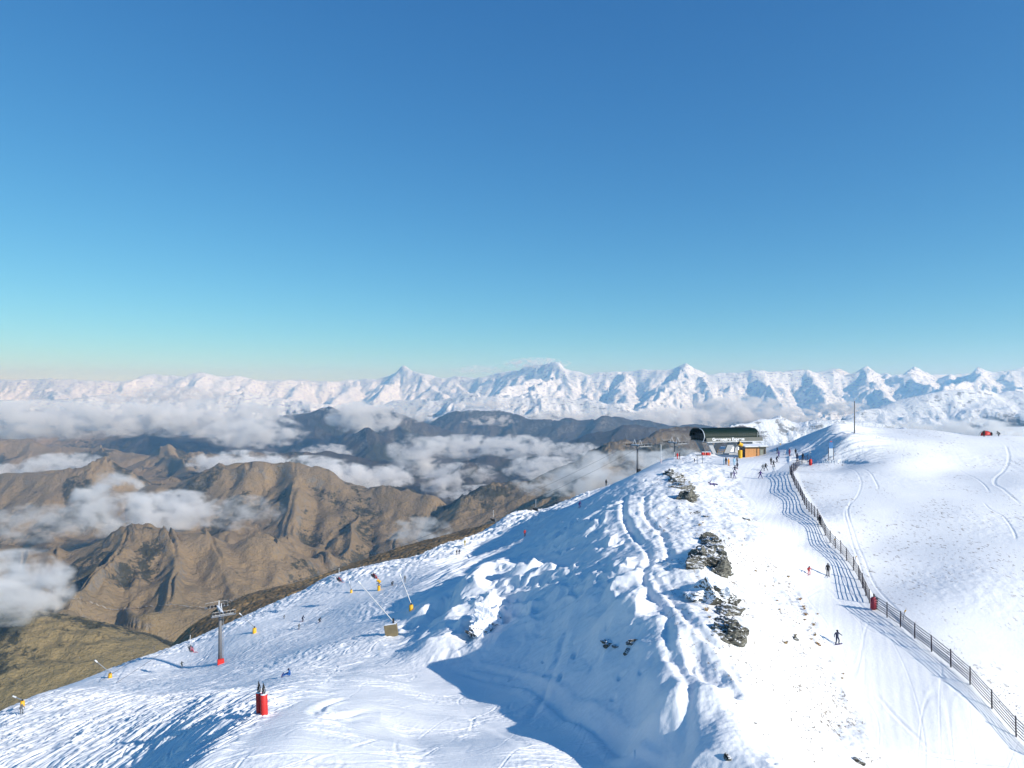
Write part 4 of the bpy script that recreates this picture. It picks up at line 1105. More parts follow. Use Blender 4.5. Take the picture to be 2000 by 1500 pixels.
b = G(764, 1241, 70); lance(b, LP_(700, 1136, b.y - 1), 'long snow lance rising from a muddy box at the shadow edge', 'box')
b = G(803, 1192, 70); lance(b, LP_(781, 1122, b.y + 1), 'thin snow lance on a bright yellow pad above the boxed one', s=.72)
b = G(497, 1236, 70); lance(b, LP_(468, 1198, b.y), 'snow lance on a yellow pad right of the tall lift tower', s=.75)
b = G(215, 1324, 70); lance(b, LP_(186, 1290, b.y - 2), 'snow lance on an orange pad near the left snow edge', s=.6)
b = G(44, 1379, 70); lance(b, LP_(26, 1360, b.y), 'small snow lance at the far left snow edge', s=.6)
b = G(686, 1158, 70); lance(b, LP_(682, 1136, b.y), 'small yellow lance pad below the white mound', s=.5)
b = GD(1524, 222.0); lance(b, LP_(1500, 847, 222), 'white snow lance leaning left behind the timber hut', s=.3)

# ------------------------------------------------------------------ fences
def fence(rows, label, step=3.0, rails=6, hgt=1.9, pts_px=None):
    L = []
    for px, py in pts_px:
        L.append(G(px, py, 55))
    cs = [Vector((a[0], a[1], 0)) for a in catmull([(p_.x, p_.y) for p_ in L], 12)]
    d = [0]
    for a, b in zip(cs[:-1], cs[1:]): d.append(d[-1] + (b - a).length)
    nP = max(2, round(d[-1] / step)) + 1; pos = []
    for k in range(nP):
        s_ = d[-1] * k / (nP - 1); j = min(len(d) - 2, max(0, int(np.searchsorted(d, s_)) - 1)); t = (s_ - d[j]) / max(1e-6, d[j + 1] - d[j])
        q = cs[j].lerp(cs[j + 1], t); pos.append(Vector((q.x, q.y, gz(q.x, q.y))))
    o0 = pos[0]
    t = thing('snow_fence', label, 'fence', o0, 0, 'timber snow fences beside the run')
    for p_ in pos:
        lean = Vector((rng.uniform(-.05, .05), rng.uniform(-.05, .05), 0)); hh = hgt + rng.uniform(0, .35)
        MB().tube(p_ - o0 - Vector((0, 0, .5)), p_ - o0 + Vector((0, 0, hh)) + lean, .075, .06, 6).build('post', M_fence, t)
    for r in range(rails):
        z = .35 + r * (hgt - .4) / (rails - 1)
        mb = MB()
        for a, b in zip(pos[:-1], pos[1:]):
            mid = (a + b) / 2 - o0 + Vector((0, 0, z - .03 + rng.uniform(-.03, .03)))
            pa = a - o0 + Vector((0, 0, z + rng.uniform(-.02, .02))); pb = b - o0 + Vector((0, 0, z + rng.uniform(-.02, .02)))
            mb.tube(pa, mid, .05, .05, 4).tube(mid, pb, .05, .05, 4)
        mb.build('rail', M_rail, t)
fence(0, 'long dark snow fence running down beside the groomed run to the gap', 2.5, pts_px=[(1543,927),(1562,966),(1600,1022),(1650,1090),(1676,1130),(1698,1178)])
fence(0, 'lower dark snow fence from the red pad to the bottom right corner', 3.2, pts_px=[(1708,1190),(1760,1226),(1800,1258),(1850,1298),(1900,1342),(1985,1440),(2040,1490)])
fence(0, 'short snow fence climbing from the bend to the red pad roll at the top', 2.6, pts_px=[(1545,928),(1558,914),(1572,905),(1578,903)])
# padded end post by the gap, and the pad roll at the top
def pad_post(loc, label, mat, r, h, name='padded_post', straps=5):
    t = thing(name, label, 'padded post', loc, 0, 'red padded posts')
    MB().box((0, 0, h / 2), (r * 2, r * 1.3, h), None, r * .4).build('pad', mat, t, True)
    MB().tube((0, 0, -.4), (0, 0, h + .45), .06).build('post', M_fence, t)
    s_ = MB()
    for k in range(straps): s_.box((r * .92, 0, h * (k + .6) / (straps + .2)), (.26, r * 1.5, .14), None, .02)
    s_.build('strap', M_black, t)
pad_post(G(1706, 1191, 55), 'tall dull red pad on the fence end post at the gap in the fence', M_dred, .40, 1.75)
pad_post(G(1583, 909, 120), 'bright red pad roll at the top end of the short fence', M_red, .38, 1.6, straps=2)
# red tubular pads in the foreground
def tube_pad(loc, label, r, h, lean):
    t = thing('padded_marker', label, 'padded marker', loc, 0, 'red padded markers in the foreground')
    MB().lathe([(r * .92, -.3), (r, -.2), (r, h - .05), (r * .9, h)], 18, Matrix.Rotation(lean, 4, 'Y')).build('pad', M_red, t, True)
    MB().lathe([(r * .86, h + .004), (r * .8, h + .05), (.02, h + .07)], 14, Matrix.Rotation(lean, 4, 'Y')).build('snow_cap', M_snowy, t, True)
    n_ = MB(); pr = rng.random
    top = Vector((math.sin(lean) * h, 0, h))
    n_.tube(top + Vector((.05, 0, 0)), top + Vector((-.04, 0, 1.05)), .05, .035)
    for k in range(4):
        a = k * 1.4; n_.path([top + Vector((.12 * math.cos(a), .1 * math.sin(a), .02)), top + Vector((.16 * math.cos(a + .4), .13 * math.sin(a), .38)), top + Vector((.06 * math.cos(a), .05 * math.sin(a), .75)), top + Vector((-.04, 0, 1.0))], .035, 5)
    n_.build('gathered_netting', M_black, t)
g = G(516, 1396, 50); tube_pad(g, 'right-hand, nearer of the two bright red padded markers in the foreground', .33, 1.75, -.03)
g2 = Vector((g.x - .62, g.y + .55, gz(g.x - .62, g.y + .55))); tube_pad(g2, 'left-hand, rear of the two bright red padded markers', .29, 1.85, -.03)

# ------------------------------------------------------------------ posts and signs
o = GD(1669, 190.0); zt = -(784 - HOR) / F * 190
t = thing('tall_post', 'tall grey post standing alone on top of the knoll', 'post', o)
MB().tube((0, 0, -.5), (0, 0, zt - o.z), .17, .13, 10).build('pole', M_pole, t, True); MB().box((0, 0, zt - o.z + .05), (.34, .34, .1), None, .02).build('cap', M_steel, t)
o = G(1291, 905, 120); t = thing('marker_pole', 'slim white marker pole on the crest between the two lift towers', 'pole', o)
hh = -(868 - HOR) / F * o.y - o.z
MB().tube((0, 0, -.4), (0, 0, hh), .10, .08, 8).build('pole', M_white, t); MB().tube((0, 0, .2), (0, 0, 1.2), .12, .12, 8).build('reflective_band', paint('pale_pink_band', (.7, .5, .5), .5), t)
o = G(1623, 900, 120); t = thing('trail_sign', 'white and blue trail sign on two timber legs at the foot of the knoll', 'sign', o, math.radians(-8))
for s_ in (-.62, .62): MB().tube((s_, 0, -.5), (s_, 0, 3.2), .07).build('leg', M_fence, t)
MB().box((0, -.06, 2.0), (1.0, .06, 1.9), None, .02).build('white_panel', M_white, t)
MB().box((0, -.07, 3.7), (1.0, .06, 1.5), None, .02).build('blue_panel', M_blue, t)
MB().box((0, -.07, 4.7), (.5, .06, .3), None, .02).build('pink_panel', cloth('pink'), t)
o = G(1367, 905, 120); t = thing('timing_gate', 'small grey frame like a goal standing on the snow left of the people', 'frame', o, math.radians(10))
for s_ in (-.7, .7): MB().tube((s_, 0, -.3), (s_, 0, 1.9), .07).build('leg', M_pole, t)
MB().box((0, 0, 1.98), (1.9, .25, .2), None, .03).build('crossbar', M_pole, t)
for px, py, lab in ((1626,1068,'bent marker stick behind the fence, upper one'),(1668,1103,'marker stick behind the fence just above the gap'),(1763,1212,'forked marker stick standing behind the lower fence')):
    o = G(px, py, 60); t = thing('marker_stick', lab, 'marker', o, 0, 'orange tipped marker sticks behind the fence')
    MB().tube((0, 0, -.2), (.25, 0, 1.1), .03).tube((.05, 0, .45), (-.2, 0, .8), .025).build('stick', M_fence, t); MB().tube((.25, 0, 1.1), (.42, 0, 1.35), .07).build('tip', M_yel, t)
# safety pads heaped left of the station
o = GD(1379, 207.0); t = thing('safety_net_pile', 'low pile of red and white safety pads left of the lift station', 'pads', o)
for k in range(4): MB().box((-1.05 + k * .7, .1 * (k % 2), .42), (.62, .9, .95), Matrix.Rotation(.08 * (k - 1.5), 3, 'Y'), .12).build('pad', M_red if k % 2 == 0 else paint('faded_red', (.62, .18, .14), .6), t, True)
MB().box((0, .05, .98), (2.7, .8, .14), None, .05).build('snow_cap', M_snowy, t)
# dome tent on the right skyline
o = GD(1925, 199.5); tn = thing('dome_tent', 'red dome tent with dark poles on the right skyline', 'tent', (o.x, o.y, o.z))
mb = MB(); nn_ = 18
for j in range(7):
    for k in range(nn_): 
        a = 2 * math.pi * k / nn_; ph = math.pi / 2 * j / 7
        mb.bm.verts.new(((2.2 if math.cos(a) > 0 else 1.7) * math.cos(a) * math.cos(ph) ** .8, 1.3 * math.sin(a) * math.cos(ph) ** .8, -.1 + 1.75 * math.sin(ph) ** .9))
mb.bm.verts.new((0, 0, 1.68)); mb.bm.verts.ensure_lookup_table(); vs = mb.bm.verts
for j in range(6):
    for k in range(nn_): mb.bm.faces.new((vs[j*nn_+k], vs[j*nn_+(k+1)%nn_], vs[(j+1)*nn_+(k+1)%nn_], vs[(j+1)*nn_+k]))
for k in range(nn_): mb.bm.faces.new((vs[6*nn_+k], vs[6*nn_+(k+1)%nn_], vs[7*nn_]))
mb.build('canopy', M_red, tn, True)
for s_ in (-1, 1):
    pts = [(s_ * math.cos(a) * 1.75, -1.0 * math.cos(a), -.1 + 1.88 * math.sin(a)) for a in [math.pi * k / 12 for k in range(13)]]
    MB().path(pts, .06, 5).build('tent_pole', M_dark, tn)
MB().box((.0, -1.12, .45), (.8, .12, 1.1), Matrix.Rotation(math.radians(-22), 3, 'X'), .03).build('door', M_dark, tn)
tn.scale = (.8,) * 3

# ------------------------------------------------------------------ people
PE = [ # px, py feet, near, pose, facing deg, top, legs, gear, helmet, scale, label
 (1580,1123,70,'glide',170,'red','navy','skis','black',.86,'child in red jacket skiing left of the dark-clad adult'),
 (1617,1125,70,'stand',160,'black','black','skis','black',1.08,'dark-clad adult skier with their back to the fence shadows'),
 (1635,1259,55,'armsout',200,'navy','navy','board','black',1.0,'snowboarder in navy alone on the run at lower right'),
 (1601,1026,70,'stand',120,'black','navy','none','maroon',1.0,'person in black standing right behind the long fence'),
 (567,1320,60,'sit',98,'blue','black','board','navy',1.0,'snowboarder in bright blue jacket sitting on the snow'),
 (1132,992,110,'glide',200,'purple','black','skis','maroon',1.0,'skier in purple on the white strip below the ridge'),
 (1184,949,110,'stand',150,'black','black','skis','black',1.05,'lone figure in black at the top of the white strip'),
 (1025,1048,110,'stand',190,'red','maroon','skis','grey',.95,'skier in red far down the slope below the purple one'),
 (908,1066,110,'stand',190,'yellow','grey','none','white',.9,'tiny figure in yellow at the edge of the snow'),
 (892,1085,110,'glide',200,'black','black','skis','black',.8,'leftmost of two tiny skiers in black far down the bowl'),
 (897,1083,110,'glide',200,'navy','black','skis','black',.8,'right one of the two tiny skiers far down the bowl'),
 (791,1137,110,'stand',180,'grey','black','skis','black',.9,'tiny figure in grey right of the yellow fan gun'),
 (766,1144,110,'tuck',230,'black','black','skis','black',.9,'crouching skier just right of the yellow fan gun'),
 (624,1215,90,'tuck',250,'black','black','board','black',.85,'crouching snowboarder, rightmost of the three on the pale run'),
 (591,1214,90,'glide',250,'navy','black','skis','black',.85,'skier carving in the middle of the pale run'),
 (584,1229,90,'glide',210,'grey','navy','skis','grey',.75,'small skier just below the carving one on the pale run'),
 (555,1209,90,'glide',210,'grey','black','skis','black',.6,'smallest skier, at the far side of the pale run'),
 (355,1304,80,'armsout',230,'olive','black','skis','black',.75,'skier left of the tall lift tower'),
 (42,1395,80,'glide',230,'grey','grey','skis','grey',1.0,'skier in grey near the left edge of the photo'),
 (1414,908,120,'stand',90,'lblue','navy','skis','white',1.0,'leftmost of the three people standing by the station, pale blue jacket'),
 (1418,907.5,120,'stand',120,'navy','black','skis','black',1.05,'person in navy between the pale blue and orange jackets'),
 (1423,909.5,120,'stand',200,'orange','black','skis','orange',1.0,'person in an orange jacket by the lift station'),
 (1434,909,120,'stand',190,'lblue','navy','skis','navy',1.1,'person in a light blue jacket right of the orange one'),
 (1439.5,906.5,120,'stand',230,'black','black','skis','black',1.05,'person in black right of the light blue jacket'),
 (1440,916,120,'stand',150,'navy','black','skis','navy',.9,'short person in navy just below the one in black'),
 (1435,924,120,'stride',200,'navy','purple','board','navy',1.05,'stooping person in navy with purple trousers'),
 (1428,934,120,'stand',160,'grey','black','none','black',.8,'small child in grey left of the white trousers'),
 (1434,935,120,'armsout',180,'purple','white','none','purple',.9,'person in purple with white trousers and arms spread'),
 (1390,948,110,'fallen',10,'purple','purple','board','navy',1.1,'fallen snowboarder in purple with one arm raised'),
 (1485,935,110,'stride',185,'purple','navy','none','purple',1.1,'person in purple striding with legs wide apart'),
 (1490,920,120,'stride',180,'grey','black','none','olive',.95,'person in grey striding behind the wide-legged purple one'),
 (1495.5,919,120,'stride',170,'black','grey','none','black',1.05,'person in black and grey striding right of the one in grey'),
 (1506,907,120,'stand',180,'black','black','skis','black',1.0,'person all in black standing upright near the fence bend'),
 (1511,913,120,'armsout',180,'black','grey','none','black',1.0,'person with a black jacket and elbows out near the fence bend'),
 (1511.5,924.5,120,'stride',170,'white','grey','none','grey',1.0,'person in white striding at the fence bend'),
 (1517,902.5,120,'glide',200,'navy','purple','skis','navy',1.05,'skier in navy right of the two upright black figures'),
 (1518,886.5,130,'stand',90,'navy','navy','skis','navy',1.05,'person in dark navy, left one of the close pair near the hut'),
 (1521,892,130,'stand',210,'purple','navy','skis','navy',1.0,'person in purple, right one of the close pair near the hut'),
 (1533,888,130,'glide',180,'white','lblue','skis','purple',.95,'person in white before the blue shaded slope'),
 (1542,890.5,130,'stand',200,'maroon','maroon','skis','maroon',1.1,'person in maroon at the head of the run'),
 (1551,898,130,'armsout',180,'white','white','none','white',.95,'person all in white above the short fence'),
 (1554,888.5,130,'stand',180,'black','navy','skis','black',1.0,'person in black right of the maroon one'),
 (1557,901,130,'stand',180,'navy','black','none','navy',1.15,'dark figure left of two at the short fence'),
 (1568,899,130,'stand',180,'black','maroon','none','black',1.05,'dark figure right of two at the short fence'),
 (1582,893.5,130,'glide',160,'white','black','skis','grey',1.0,'person in white jacket and black trousers above the red pad roll'),
 (1317,895,140,'stand',90,'white','pink','none','white',.95,'person in white at the left of the upper lift tower'),
 (1323,896,140,'stand',200,'red','white','skis','grey',1.0,'person in red at the foot of the upper lift tower'),
 (1327.5,897,140,'stand',250,'black','navy','skis','black',1.05,'person in black right of the upper lift tower'),
 (1356.5,903,140,'stand',180,'black','black','none','black',.6,'small dark child left of the grey goal frame'),
 (1922,853,160,'stand',180,'black','maroon','none','black',1.0,'person in black standing in front of the red tent'),
 (1937,851,160,'sit',120,'black','black','none','black',1.15,'person sitting just right of the red tent'),
 (1951,852,160,'tuck',70,'black','navy','none','black',1.2,'person crouching furthest right of the red tent'),
]
for px, py, nr, pose, fa, top, legs, gear, helm, sc_, lab in PE:
    g = G(px, py, nr)
    person((g.x, g.y, g.z + (0.0 if pose != 'fallen' else .02)), math.radians(fa), pose, top, legs, lab, gear, helm, sc_)

# ------------------------------------------------------------------ rocks
m = NT('schist_rock'); p = m.t.nodes.new('ShaderNodeTexCoord').outputs['Object']
geo = m.t.nodes.new('ShaderNodeNewGeometry'); sep = m.t.nodes.new('ShaderNodeSeparateXYZ'); m.link(geo.outputs['Normal'], sep.inputs[0])
st1 = m.noise(m.scale(p, (.8, .8, 4.5)), 1.6, 6, .65, dist=.6)
rc = m.mix(m.ramp(st1, .38, .62), (.025, .024, .022), (.25, .24, .20))
rc = m.mix(m.ramp(m.noise(p, 2.6, 5, .6), .52, .64), rc, (.22, .21, .17))
sn_ = m.ramp(m.math('ADD', sep.outputs['Z'], m.math('MULTIPLY', m.math('SUBTRACT', m.noise(p, 1.3, 5, .65), .5), 1.3)), .74, .84)
col = m.mix(sn_, rc, (.88, .89, .91))
m.bsdf(col, .85, .2, m.bump(st1, .25, 1.0)); M_rock = m.m
m = NT('snow_plastered_rock'); p = m.t.nodes.new('ShaderNodeTexCoord').outputs['Object']
geo = m.t.nodes.new('ShaderNodeNewGeometry'); sep = m.t.nodes.new('ShaderNodeSeparateXYZ'); m.link(geo.outputs['Normal'], sep.inputs[0])
sn_ = m.ramp(m.math('ADD', sep.outputs['Z'], m.math('MULTIPLY', m.math('SUBTRACT', m.noise(p, 1.1, 5, .6), .5), 1.6)), .02, .14)
st1 = m.noise(m.scale(p, (.8, .8, 4.5)), 1.6, 6, .65)
col = m.mix(sn_, m.mix(st1, (.03, .03, .028), (.18, .17, .14)), (.88, .89, .91))
m.bsdf(col, .8, .2, m.bump(m.noise(p, 2.0, 5), .15, .7)); M_rocksnow = m.m
def blob(mb, c, size, seed, sub=4, tilt=.35):
    """an angular block: a ball cut by random planes and stepped along tilted bedding"""
    rs = np.random.RandomState(seed); pl = rs.normal(size=(13, 3)); pl /= np.linalg.norm(pl, axis=1)[:, None]; hh = .50 + .38 * rs.rand(13)
    r = bmesh.ops.create_icosphere(mb.bm, subdivisions=sub, radius=1.0)
    co = np.array([v.co for v in r['verts']]); dots = co @ pl.T
    k = np.min(np.where(dots > .05, hh / np.maximum(dots, .05), 9), axis=1); k = np.minimum(k, 1.2)
    bed = co[:, 2] * k + tilt * co[:, 0]
    lay = np.floor(bed * 5 + .8 * gnoise(co[:, 0] * 1.5 + seed, co[:, 1] * 1.5))
    step = _H1[(lay.astype(int) * 7 + seed) & 511, (seed * 3) & 511] - .5
    rr = k * (1 + .10 * fbm(co[:, 0] * 2.2 + seed, co[:, 1] * 2.2 + co[:, 2] * 3, 4) + .24 * step)
    a = rs.uniform(-.5, .5); ca_, sa_ = math.cos(a), math.sin(a)
    for v, s_ in zip(r['verts'], rr):
        q = v.co * float(s_); q = Vector((q.x * size[0], q.y * size[1], q.z * size[2]))
        q = Vector((q.x * ca_ - q.y * sa_, q.x * sa_ + q.y * ca_, q.z)); v.co = q + Vector(c)
def outcrop(blocks, label, mat=None, near=50, group='schist outcrops along the ridge', k=None):
    g0 = G(blocks[0][0], blocks[0][1], near); mb = MB(); k = k or (1.22 if len(blocks) > 2 else 1.05)
    if len(blocks) > 2:
        blocks = blocks + [tuple((p_ + q_) / 2 * (.9 if t_ > 1 else 1) for t_, (p_, q_) in enumerate(zip(a_, b_))) for a_, b_ in zip(blocks[:-1], blocks[1:])]
    for i, (px, py, sx_, sy_, sz_) in enumerate(blocks):
        g = G(px, py, near)
        blob(mb, (g.x - g0.x, g.y - g0.y, g.z - g0.z - sz_ * .25), (sx_ * k, sy_ * k, sz_ * k), int(px * 7 + py), 5 if sx_ > .9 else 4)
    o = mb.build('rock_outcrop', mat or M_rock, None, False); o.location = g0
    return tag(o, label, 'rock', group)
outcrop([(1314,930,2.2,1.5,1.3),(1326,945,2.6,1.6,1.6),(1336,955,2.2,1.5,1.4),(1322,936,1.8,1.4,1.2)], 'layered grey rock outcrop highest on the ridge', near=100)
outcrop([(1342,966,1.6,1.3,1.6),(1349,978,1.3,1.2,1.8),(1332,972,1.5,1.0,1.0)], 'dark broken rock just below the highest outcrop', near=100)
outcrop([(1378,1058,1.6,1.2,1.4),(1387,1064,1.5,1.2,1.5),(1394,1072,1.4,1.1,1.3),(1383,1078,1.7,1.3,1.6),(1388,1096,1.7,1.2,1.7),(1370,1092,1.8,1.2,1.3),(1356,1104,1.6,1.1,1.1)], 'large craggy outcrop in the middle of the ridge, streaked with snow', near=75)
outcrop([(1411,1108,1.3,1.1,1.7),(1403,1120,1.2,1.0,1.4),(1407,1096,1.0,.8,1.2)], 'dark blocks at the right end of the middle outcrop', near=75)
outcrop([(1392,1160,2.6,1.9,1.8),(1414,1170,1.7,1.3,1.5),(1376,1162,1.6,1.3,1.2)], 'boulder capped and plastered with snow below the middle outcrop', M_rocksnow, near=65)
outcrop([(1422,1184,1.2,.9,1.2),(1411,1200,1.3,.9,1.0),(1432,1192,.9,.8,.9)], 'jagged dark ledge under the snow-capped boulder', near=62)
outcrop([(1422,1220,1.4,1.1,1.5),(1414,1238,1.4,1.1,1.3),(1431,1243,1.3,1.0,1.5),(1434,1228,1.1,.9,1.5)], 'lowest craggy outcrop, above the sunlit grass slope', near=58)
outcrop([(1190,1258,.8,.6,.5),(1184,1252,.6,.5,.35)], 'small dark rock poking from the shaded snow face, leftmost of four', near=62)
outcrop([(1203,1263,.4,.4,.3)], 'tiny dark stone right beside the leftmost rock of the shaded face', near=62)
outcrop([(1240,1250,.7,.5,.4),(1232,1253,.6,.4,.3)], 'dark rock poking from the shaded snow face, upper right of four', near=60)
outcrop([(1227,1272,.6,.5,.4)], 'dark rock poking from the shaded snow face, lower right of four', near=60)
M_knob = M_rocksnow.copy(); M_knob.name = 'deep_snow_on_rock'
for nd in M_knob.node_tree.nodes:
    if nd.type == 'MAP_RANGE': nd.inputs[1].default_value = -.42; nd.inputs[2].default_value = -.30
outcrop([(950,1213,2.2,1.6,2.3),(938,1230,1.7,1.3,1.5),(960,1202,1.6,1.3,2.0)], 'snow-plastered knob of rock catching the sun on the shaded face', M_knob, near=90)
outcrop([(1420,1480,.35,.3,.25)], 'tiny dark rock alone in the shaded snow near the bottom edge', near=45)
outcrop([(1456,1014,.9,.6,.4)], 'single dark stone on the sunny slope left of the run', near=90)
outcrop([(1362,1002,.7,.6,.4)], 'left of two small stones on the slope under the highest outcrop', near=90)
outcrop([(1381,1008,.7,.5,.4)], 'right of two small stones on the slope under the highest outcrop', near=90)
outcrop([(1675,1487,.5,.4,.35)], 'small grey stone near the bottom edge left of the run', near=45)
outcrop([(1552,1247,.45,.4,.6)], 'dark green-grey stone on the grass slope beside the run', near=60)

# ------------------------------------------------------------------ tussock grass pushing through the snow
m = NT('tussock_blades'); p = m.pos(); m.bsdf(m.mix(m.ramp(m.noise(p, .8, 3), .35, .65), (.36, .20, .08), (.50, .37, .20)), .8, .15); M_tus = m.m
m = NT('dry_stems'); p = m.pos(); m.bsdf(m.mix(m.noise(p, .8, 3), (.15, .12, .10), (.38, .30, .22)), .8, .15); M_stem = m.m
def tuft(mb, c, s, nbl, rs):
    for k in range(nbl):
        a = rs.rand() * 6.28; l = s * (.6 + .6 * rs.rand()); out = .25 + .75 * rs.rand()
        b0 = Vector(c) + Vector((math.cos(a), math.sin(a), 0)) * s * .12
        mid = b0 + Vector((math.cos(a) * out * l * .35, math.sin(a) * out * l * .35, l * .6)); tp = b0 + Vector((math.cos(a) * out * l, math.sin(a) * out * l, l * .55))
        w = Vector((-math.sin(a), math.cos(a), 0)) * s * .07
        v = [mb.bm.verts.new(q) for q in (b0 - w, b0 + w, mid + w * .8, mid - w * .8, tp)]
        mb.bm.faces.new((v[0], v[1], v[2], v[3])); mb.bm.faces.new((v[3], v[2], v[4]))
CL = [(1563,1172,.5),(1570,1186,.45),(1574,1202,.5),(1571,1190,.4),(1589,1222,.45),(1598,1260,.5),(1592,1242,.4),(1535,1258,.5),(1572,1212,.35),(1597,1200,.3),(1366,1027,.5),(1373,1022,.35),(1380,1194,.6),(1386,1207,.35),(1518,1174,.3),(1523,1192,.3),(1540,1128,.45),(1542,1142,.3),(1495,1146,.3),(1476,1116,.35),(1510,1145,.25),(1646,1326,.3),(1647,1318,.25),(1602,1262,.3),(1585,1250,.35),(1450,1066,.3),(1465,1125,.25),(1554,1242,.35)]
where_ = {0:'beside the run',1:'beside the run'}
rs = np.random.RandomState(5)
for i, (px, py, s_) in enumerate(CL):
    g = G(px, py, 55); mb = MB(); tuft(mb, (0, 0, -.05), s_, 46, rs); o = mb.build('tussock', M_tus); o.location = g
    tag(o, 'clump of orange-brown tussock grass poking through the sunlit snow', 'tussock grass', 'tussock clumps on the sunny slope')
mb = MB(); cnt = 0
while cnt < 1500:
    zone = rs.rand()
    if zone < .62:
        py = rs.uniform(930, 1490); xl = np.interp(py, *L_EDGE); xc = np.interp(py, *CREST)
        px = xl - abs(rs.normal()) * (xl - xc) * .42 - 2
        if px < xc + 12: continue
    else:
        py = rs.uniform(860, 1480); xf = np.interp(py, *FENCE); px = rs.uniform(xf + 25, 2040)
    d = None; g = G(px, py, 50)
    if gnoise(np.array([g.x / 7.]), np.array([g.y / 7.]))[0] < -.05 + .25 * (zone > .62): continue
    tuft(mb, g + Vector((0, 0, -.06)), rs.uniform(.14, .30) * (1 if zone < .62 else .8), 7, rs); cnt += 1
o = mb.build('grass_tips', M_stem); o['kind'] = 'stuff'; o['label'] = 'dry grass tips showing through the snow'

CLOUDS = [ # px, py, metres ahead, half width px, half height px, optical thickness, label
 (218,985,3000,78,68,3.4,'round bright white puff over the brown hills on the left'),
 (330,1000,3100,105,46,2.6,'low white cloud trailing right from the round puff over brown hills'),
 (20,1150,1350,120,80,2.6,'grey fog bank nearest the camera above the green slopes at the left edge'),
 (100,820,7200,330,42,2.6,'long flat grey cloud bank under the snow peaks at far left'),
 (395,818,7600,200,40,2.2,'ragged cloud bank right of the long one, under the left snow range'),
 (500,845,7000,110,34,2.0,'dim cloud over blue ridges between the brown peak and snow range'),
 (712,815,8200,80,36,3.0,'bright rounded cloud on the blue mountain left of centre'),
 (808,803,8600,40,26,1.8,'small pale cloud hanging right of the rounded one on the blue ridge'),
 (125,915,5000,90,34,1.8,'thin white cloud in front of the ridges above the brown plateau'),
 (10,925,5000,50,22,1.4,'small wisp at the left edge above the brown plateau'),
 (470,905,4600,110,28,2.4,'left end of the cloud band lying along the brown ridge'),
 (600,920,4500,120,32,2.6,'middle of the cloud band lying along the brown ridge'),
 (715,938,4400,100,32,2.4,'right end of the cloud band, hanging over the brown ridge crest'),
 (805,888,5600,62,46,2.6,'tall torn cloud above the dark valley in the centre'),
 (905,872,6000,100,26,2.0,'torn wispy cloud right of the tall one in the central valley'),
 (1010,872,5600,90,26,1.9,'wide bright cloud in the centre below the big snow peak'),
 (1060,915,4300,90,26,1.8,'cloud draped over the dark ridge behind the near snow slope'),
 (860,940,4700,45,36,1.9,'small upright cloud in the dark valley right of the brown ridge'),
 (960,965,4000,110,20,1.5,'thin veil low over the dark valley behind the ski slope'),
 (640,885,6800,60,20,1.3,'faint wisp between the brown ridge and blue mountains'),
 (1000,824,11000,110,16,2.0,'flat thin cloud at the foot of the big snow peak'),
 (1150,818,11500,150,20,2.2,'long cloud at the foot of the white wall of mountains'),
 (1310,822,11000,150,28,2.8,'thick cloud bank left of and behind the lift station'),
 (1440,800,11500,110,32,2.8,'thick cloud rising behind the lift station roof'),
 (1535,815,10500,70,22,2.4,'cloud tongue right of the lift station before the blue valley'),
 (1640,797,10500,60,16,1.8,'small cloud behind the tall post on the knoll'),
 (1210,935,1500,170,60,1.5,'milky fog behind the lift towers, just beyond the ridge'),
 (1330,905,1300,90,32,1.0,'pale fog patch directly behind the upper lift tower'),
 (1900,845,3200,110,30,2.2,'cloud behind the red tent on the right skyline'),
 (1780,838,3000,70,16,1.1,'thin cloud behind the knoll left of the red tent'),
 (1045,710,20500,75,13,.9,'thin cap cloud on the highest snow peak'),
 (935,722,20500,60,10,.4,'faint cloud left of the highest snow peak'),
 (330,775,15500,150,22,.8,'faint veil across the left snow range'),
 (950,790,14000,70,12,1.2,'small cloud against the snow slopes left of the big peak'),
 (80,1020,2700,140,40,.55,'faint haze over the brown hillside at the far left'),
 (470,1000,3000,90,35,.5,'faint haze on the brown slope right of the white puff'),
 (820,1040,1900,70,34,.7,'faint mist over the brown shoulder below the lift line'),
 (900,925,5000,80,24,1.2,'torn cloud filling the dark valley in the centre'),
 (1120,880,5200,100,18,1.1,'pale cloud above the rocky ridge left of the lift towers'),
 (1080,950,2600,100,22,.7,'fog trailing off the near slope beside the upper lift chairs'),
 (760,925,4600,55,20,1.0,'loose shred of cloud between the brown ridge and central valley'),
]
# ------------------------------------------------------------------ the air itself
def box_mesh(name, lo, hi):
    v = [(x, y, z) for x in (lo[0], hi[0]) for y in (lo[1], hi[1]) for z in (lo[2], hi[2])]
    f = [(0,1,3,2),(4,6,7,5),(0,4,5,1),(2,3,7,6),(0,2,6,4),(1,5,7,3)]
    me = bpy.data.meshes.new(name); me.from_pydata(v, [], f); me.update()
    o = bpy.data.objects.new(name, me); COL.objects.link(o); return o
hz_lo = float(H.min()) - 5
haze = box_mesh('haze', (-38000, -400, hz_lo), (38000, 37000, 1100))
haze['kind'] = 'stuff'
m = NT('haze_air')
pv = m.t.nodes.new('ShaderNodeVolumePrincipled')
pv.inputs['Color'].default_value = (.30, .62, 1.0, 1)
pv.inputs['Absorption Color'].default_value = (1, 1, 1, 1)
pv.inputs['Density'].default_value = 5.2e-5
pv.inputs['Anisotropy'].default_value = .2
m.link(pv.outputs[0], m.out.inputs['Volume'])
haze.data.materials.append(m.m)

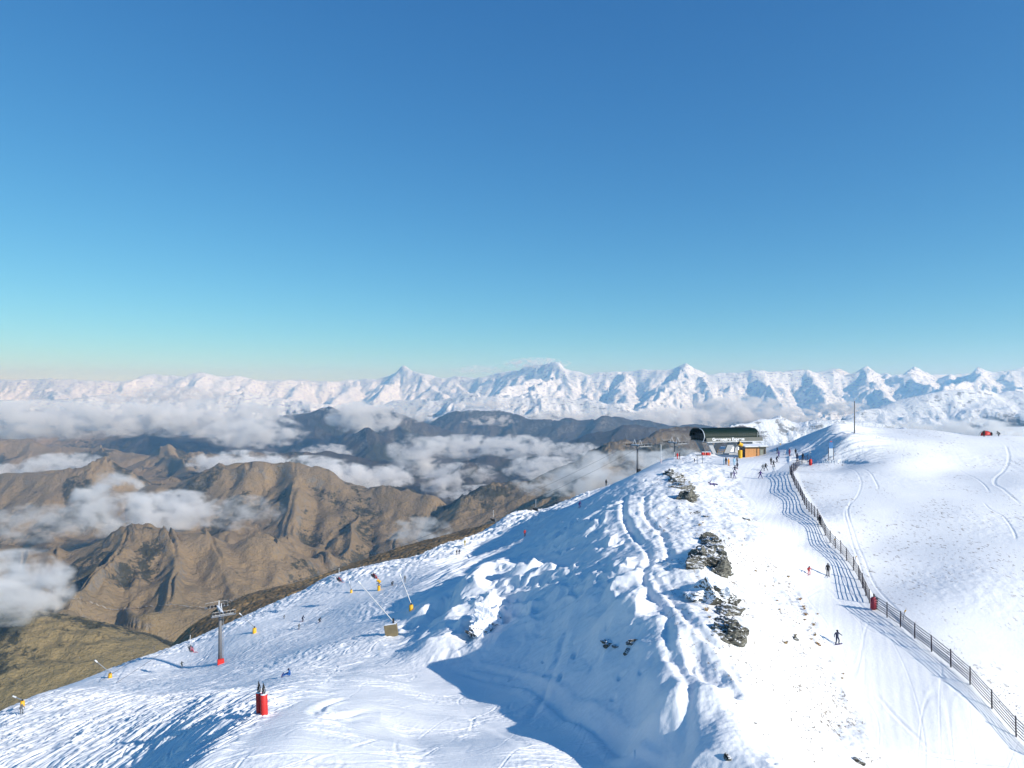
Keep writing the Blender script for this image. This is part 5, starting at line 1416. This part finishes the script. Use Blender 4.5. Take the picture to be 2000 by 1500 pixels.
# ------------------------------------------------------------------ clouds lying in the valleys
m = NT('valley_cloud')
tc = m.t.nodes.new('ShaderNodeTexCoord')
ln = m.t.nodes.new('ShaderNodeVectorMath'); ln.operation = 'LENGTH'; m.link(tc.outputs['Object'], ln.inputs[0])
oi = m.t.nodes.new('ShaderNodeObjectInfo')
att = m.t.nodes.new('ShaderNodeAttribute'); att.attribute_type = 'OBJECT'; att.attribute_name = 'thick'
atk = m.t.nodes.new('ShaderNodeAttribute'); atk.attribute_type = 'OBJECT'; atk.attribute_name = 'grain'
cx_ = m.t.nodes.new('ShaderNodeVectorMath'); cx_.operation = 'MULTIPLY'; m.link(m.pos(), cx_.inputs[0])
cmb = m.t.nodes.new('ShaderNodeCombineXYZ')
m.link(atk.outputs['Fac'], cmb.inputs[0]); m.link(atk.outputs['Fac'], cmb.inputs[1]); m.link(m.math('MULTIPLY', atk.outputs['Fac'], 1.7), cmb.inputs[2])
m.link(cmb.outputs[0], cx_.inputs[1])
no = m.noise(cx_.outputs[0], 1.0, 7, .62, dist=.4)
body = m.math('SUBTRACT', 1.0, m.math('MULTIPLY', ln.outputs['Value'], ln.outputs['Value']))
v = m.math('ADD', m.math('MULTIPLY', body, .46), m.math('MULTIPLY', m.math('SUBTRACT', no, .5), 5.2))
dn = m.math('MULTIPLY', m.ramp(v, .10, .95), m.ramp(body, 0., .25))
dn = m.math('MULTIPLY', dn, att.outputs['Fac'])
pv = m.t.nodes.new('ShaderNodeVolumePrincipled')
pv.inputs['Color'].default_value = (.985, .99, 1, 1)
pv.inputs['Absorption Color'].default_value = (1, 1, 1, 1)
pv.inputs['Anisotropy'].default_value = 0.0
m.link(dn, pv.inputs['Density'])
m.link(pv.outputs[0], m.out.inputs['Volume'])
cloudmat = m.m
bm_ = bmesh.new(); bmesh.ops.create_icosphere(bm_, subdivisions=3, radius=1.0)
cme = bpy.data.meshes.new('cloud'); bm_.to_mesh(cme); bm_.free(); cme.materials.append(cloudmat)
def cloud(px, py, d, hw, hh, tau, label, dy=1.0, grain=None):
    o = bpy.data.objects.new('cloud', cme); COL.objects.link(o)
    o.location = P(px, py, d)
    rx = hw / F * d; rz = hh / F * d
    o.scale = (rx, min(rx, rz * 2.4) * dy, rz)
    o['thick'] = 1.05 * tau / rz; o['grain'] = grain or 1.0 / (rz * 1.0)
    o['label'] = label; o['category'] = 'cloud'; o['group'] = 'low clouds lying among the mountains'
for c in CLOUDS: cloud(*c)
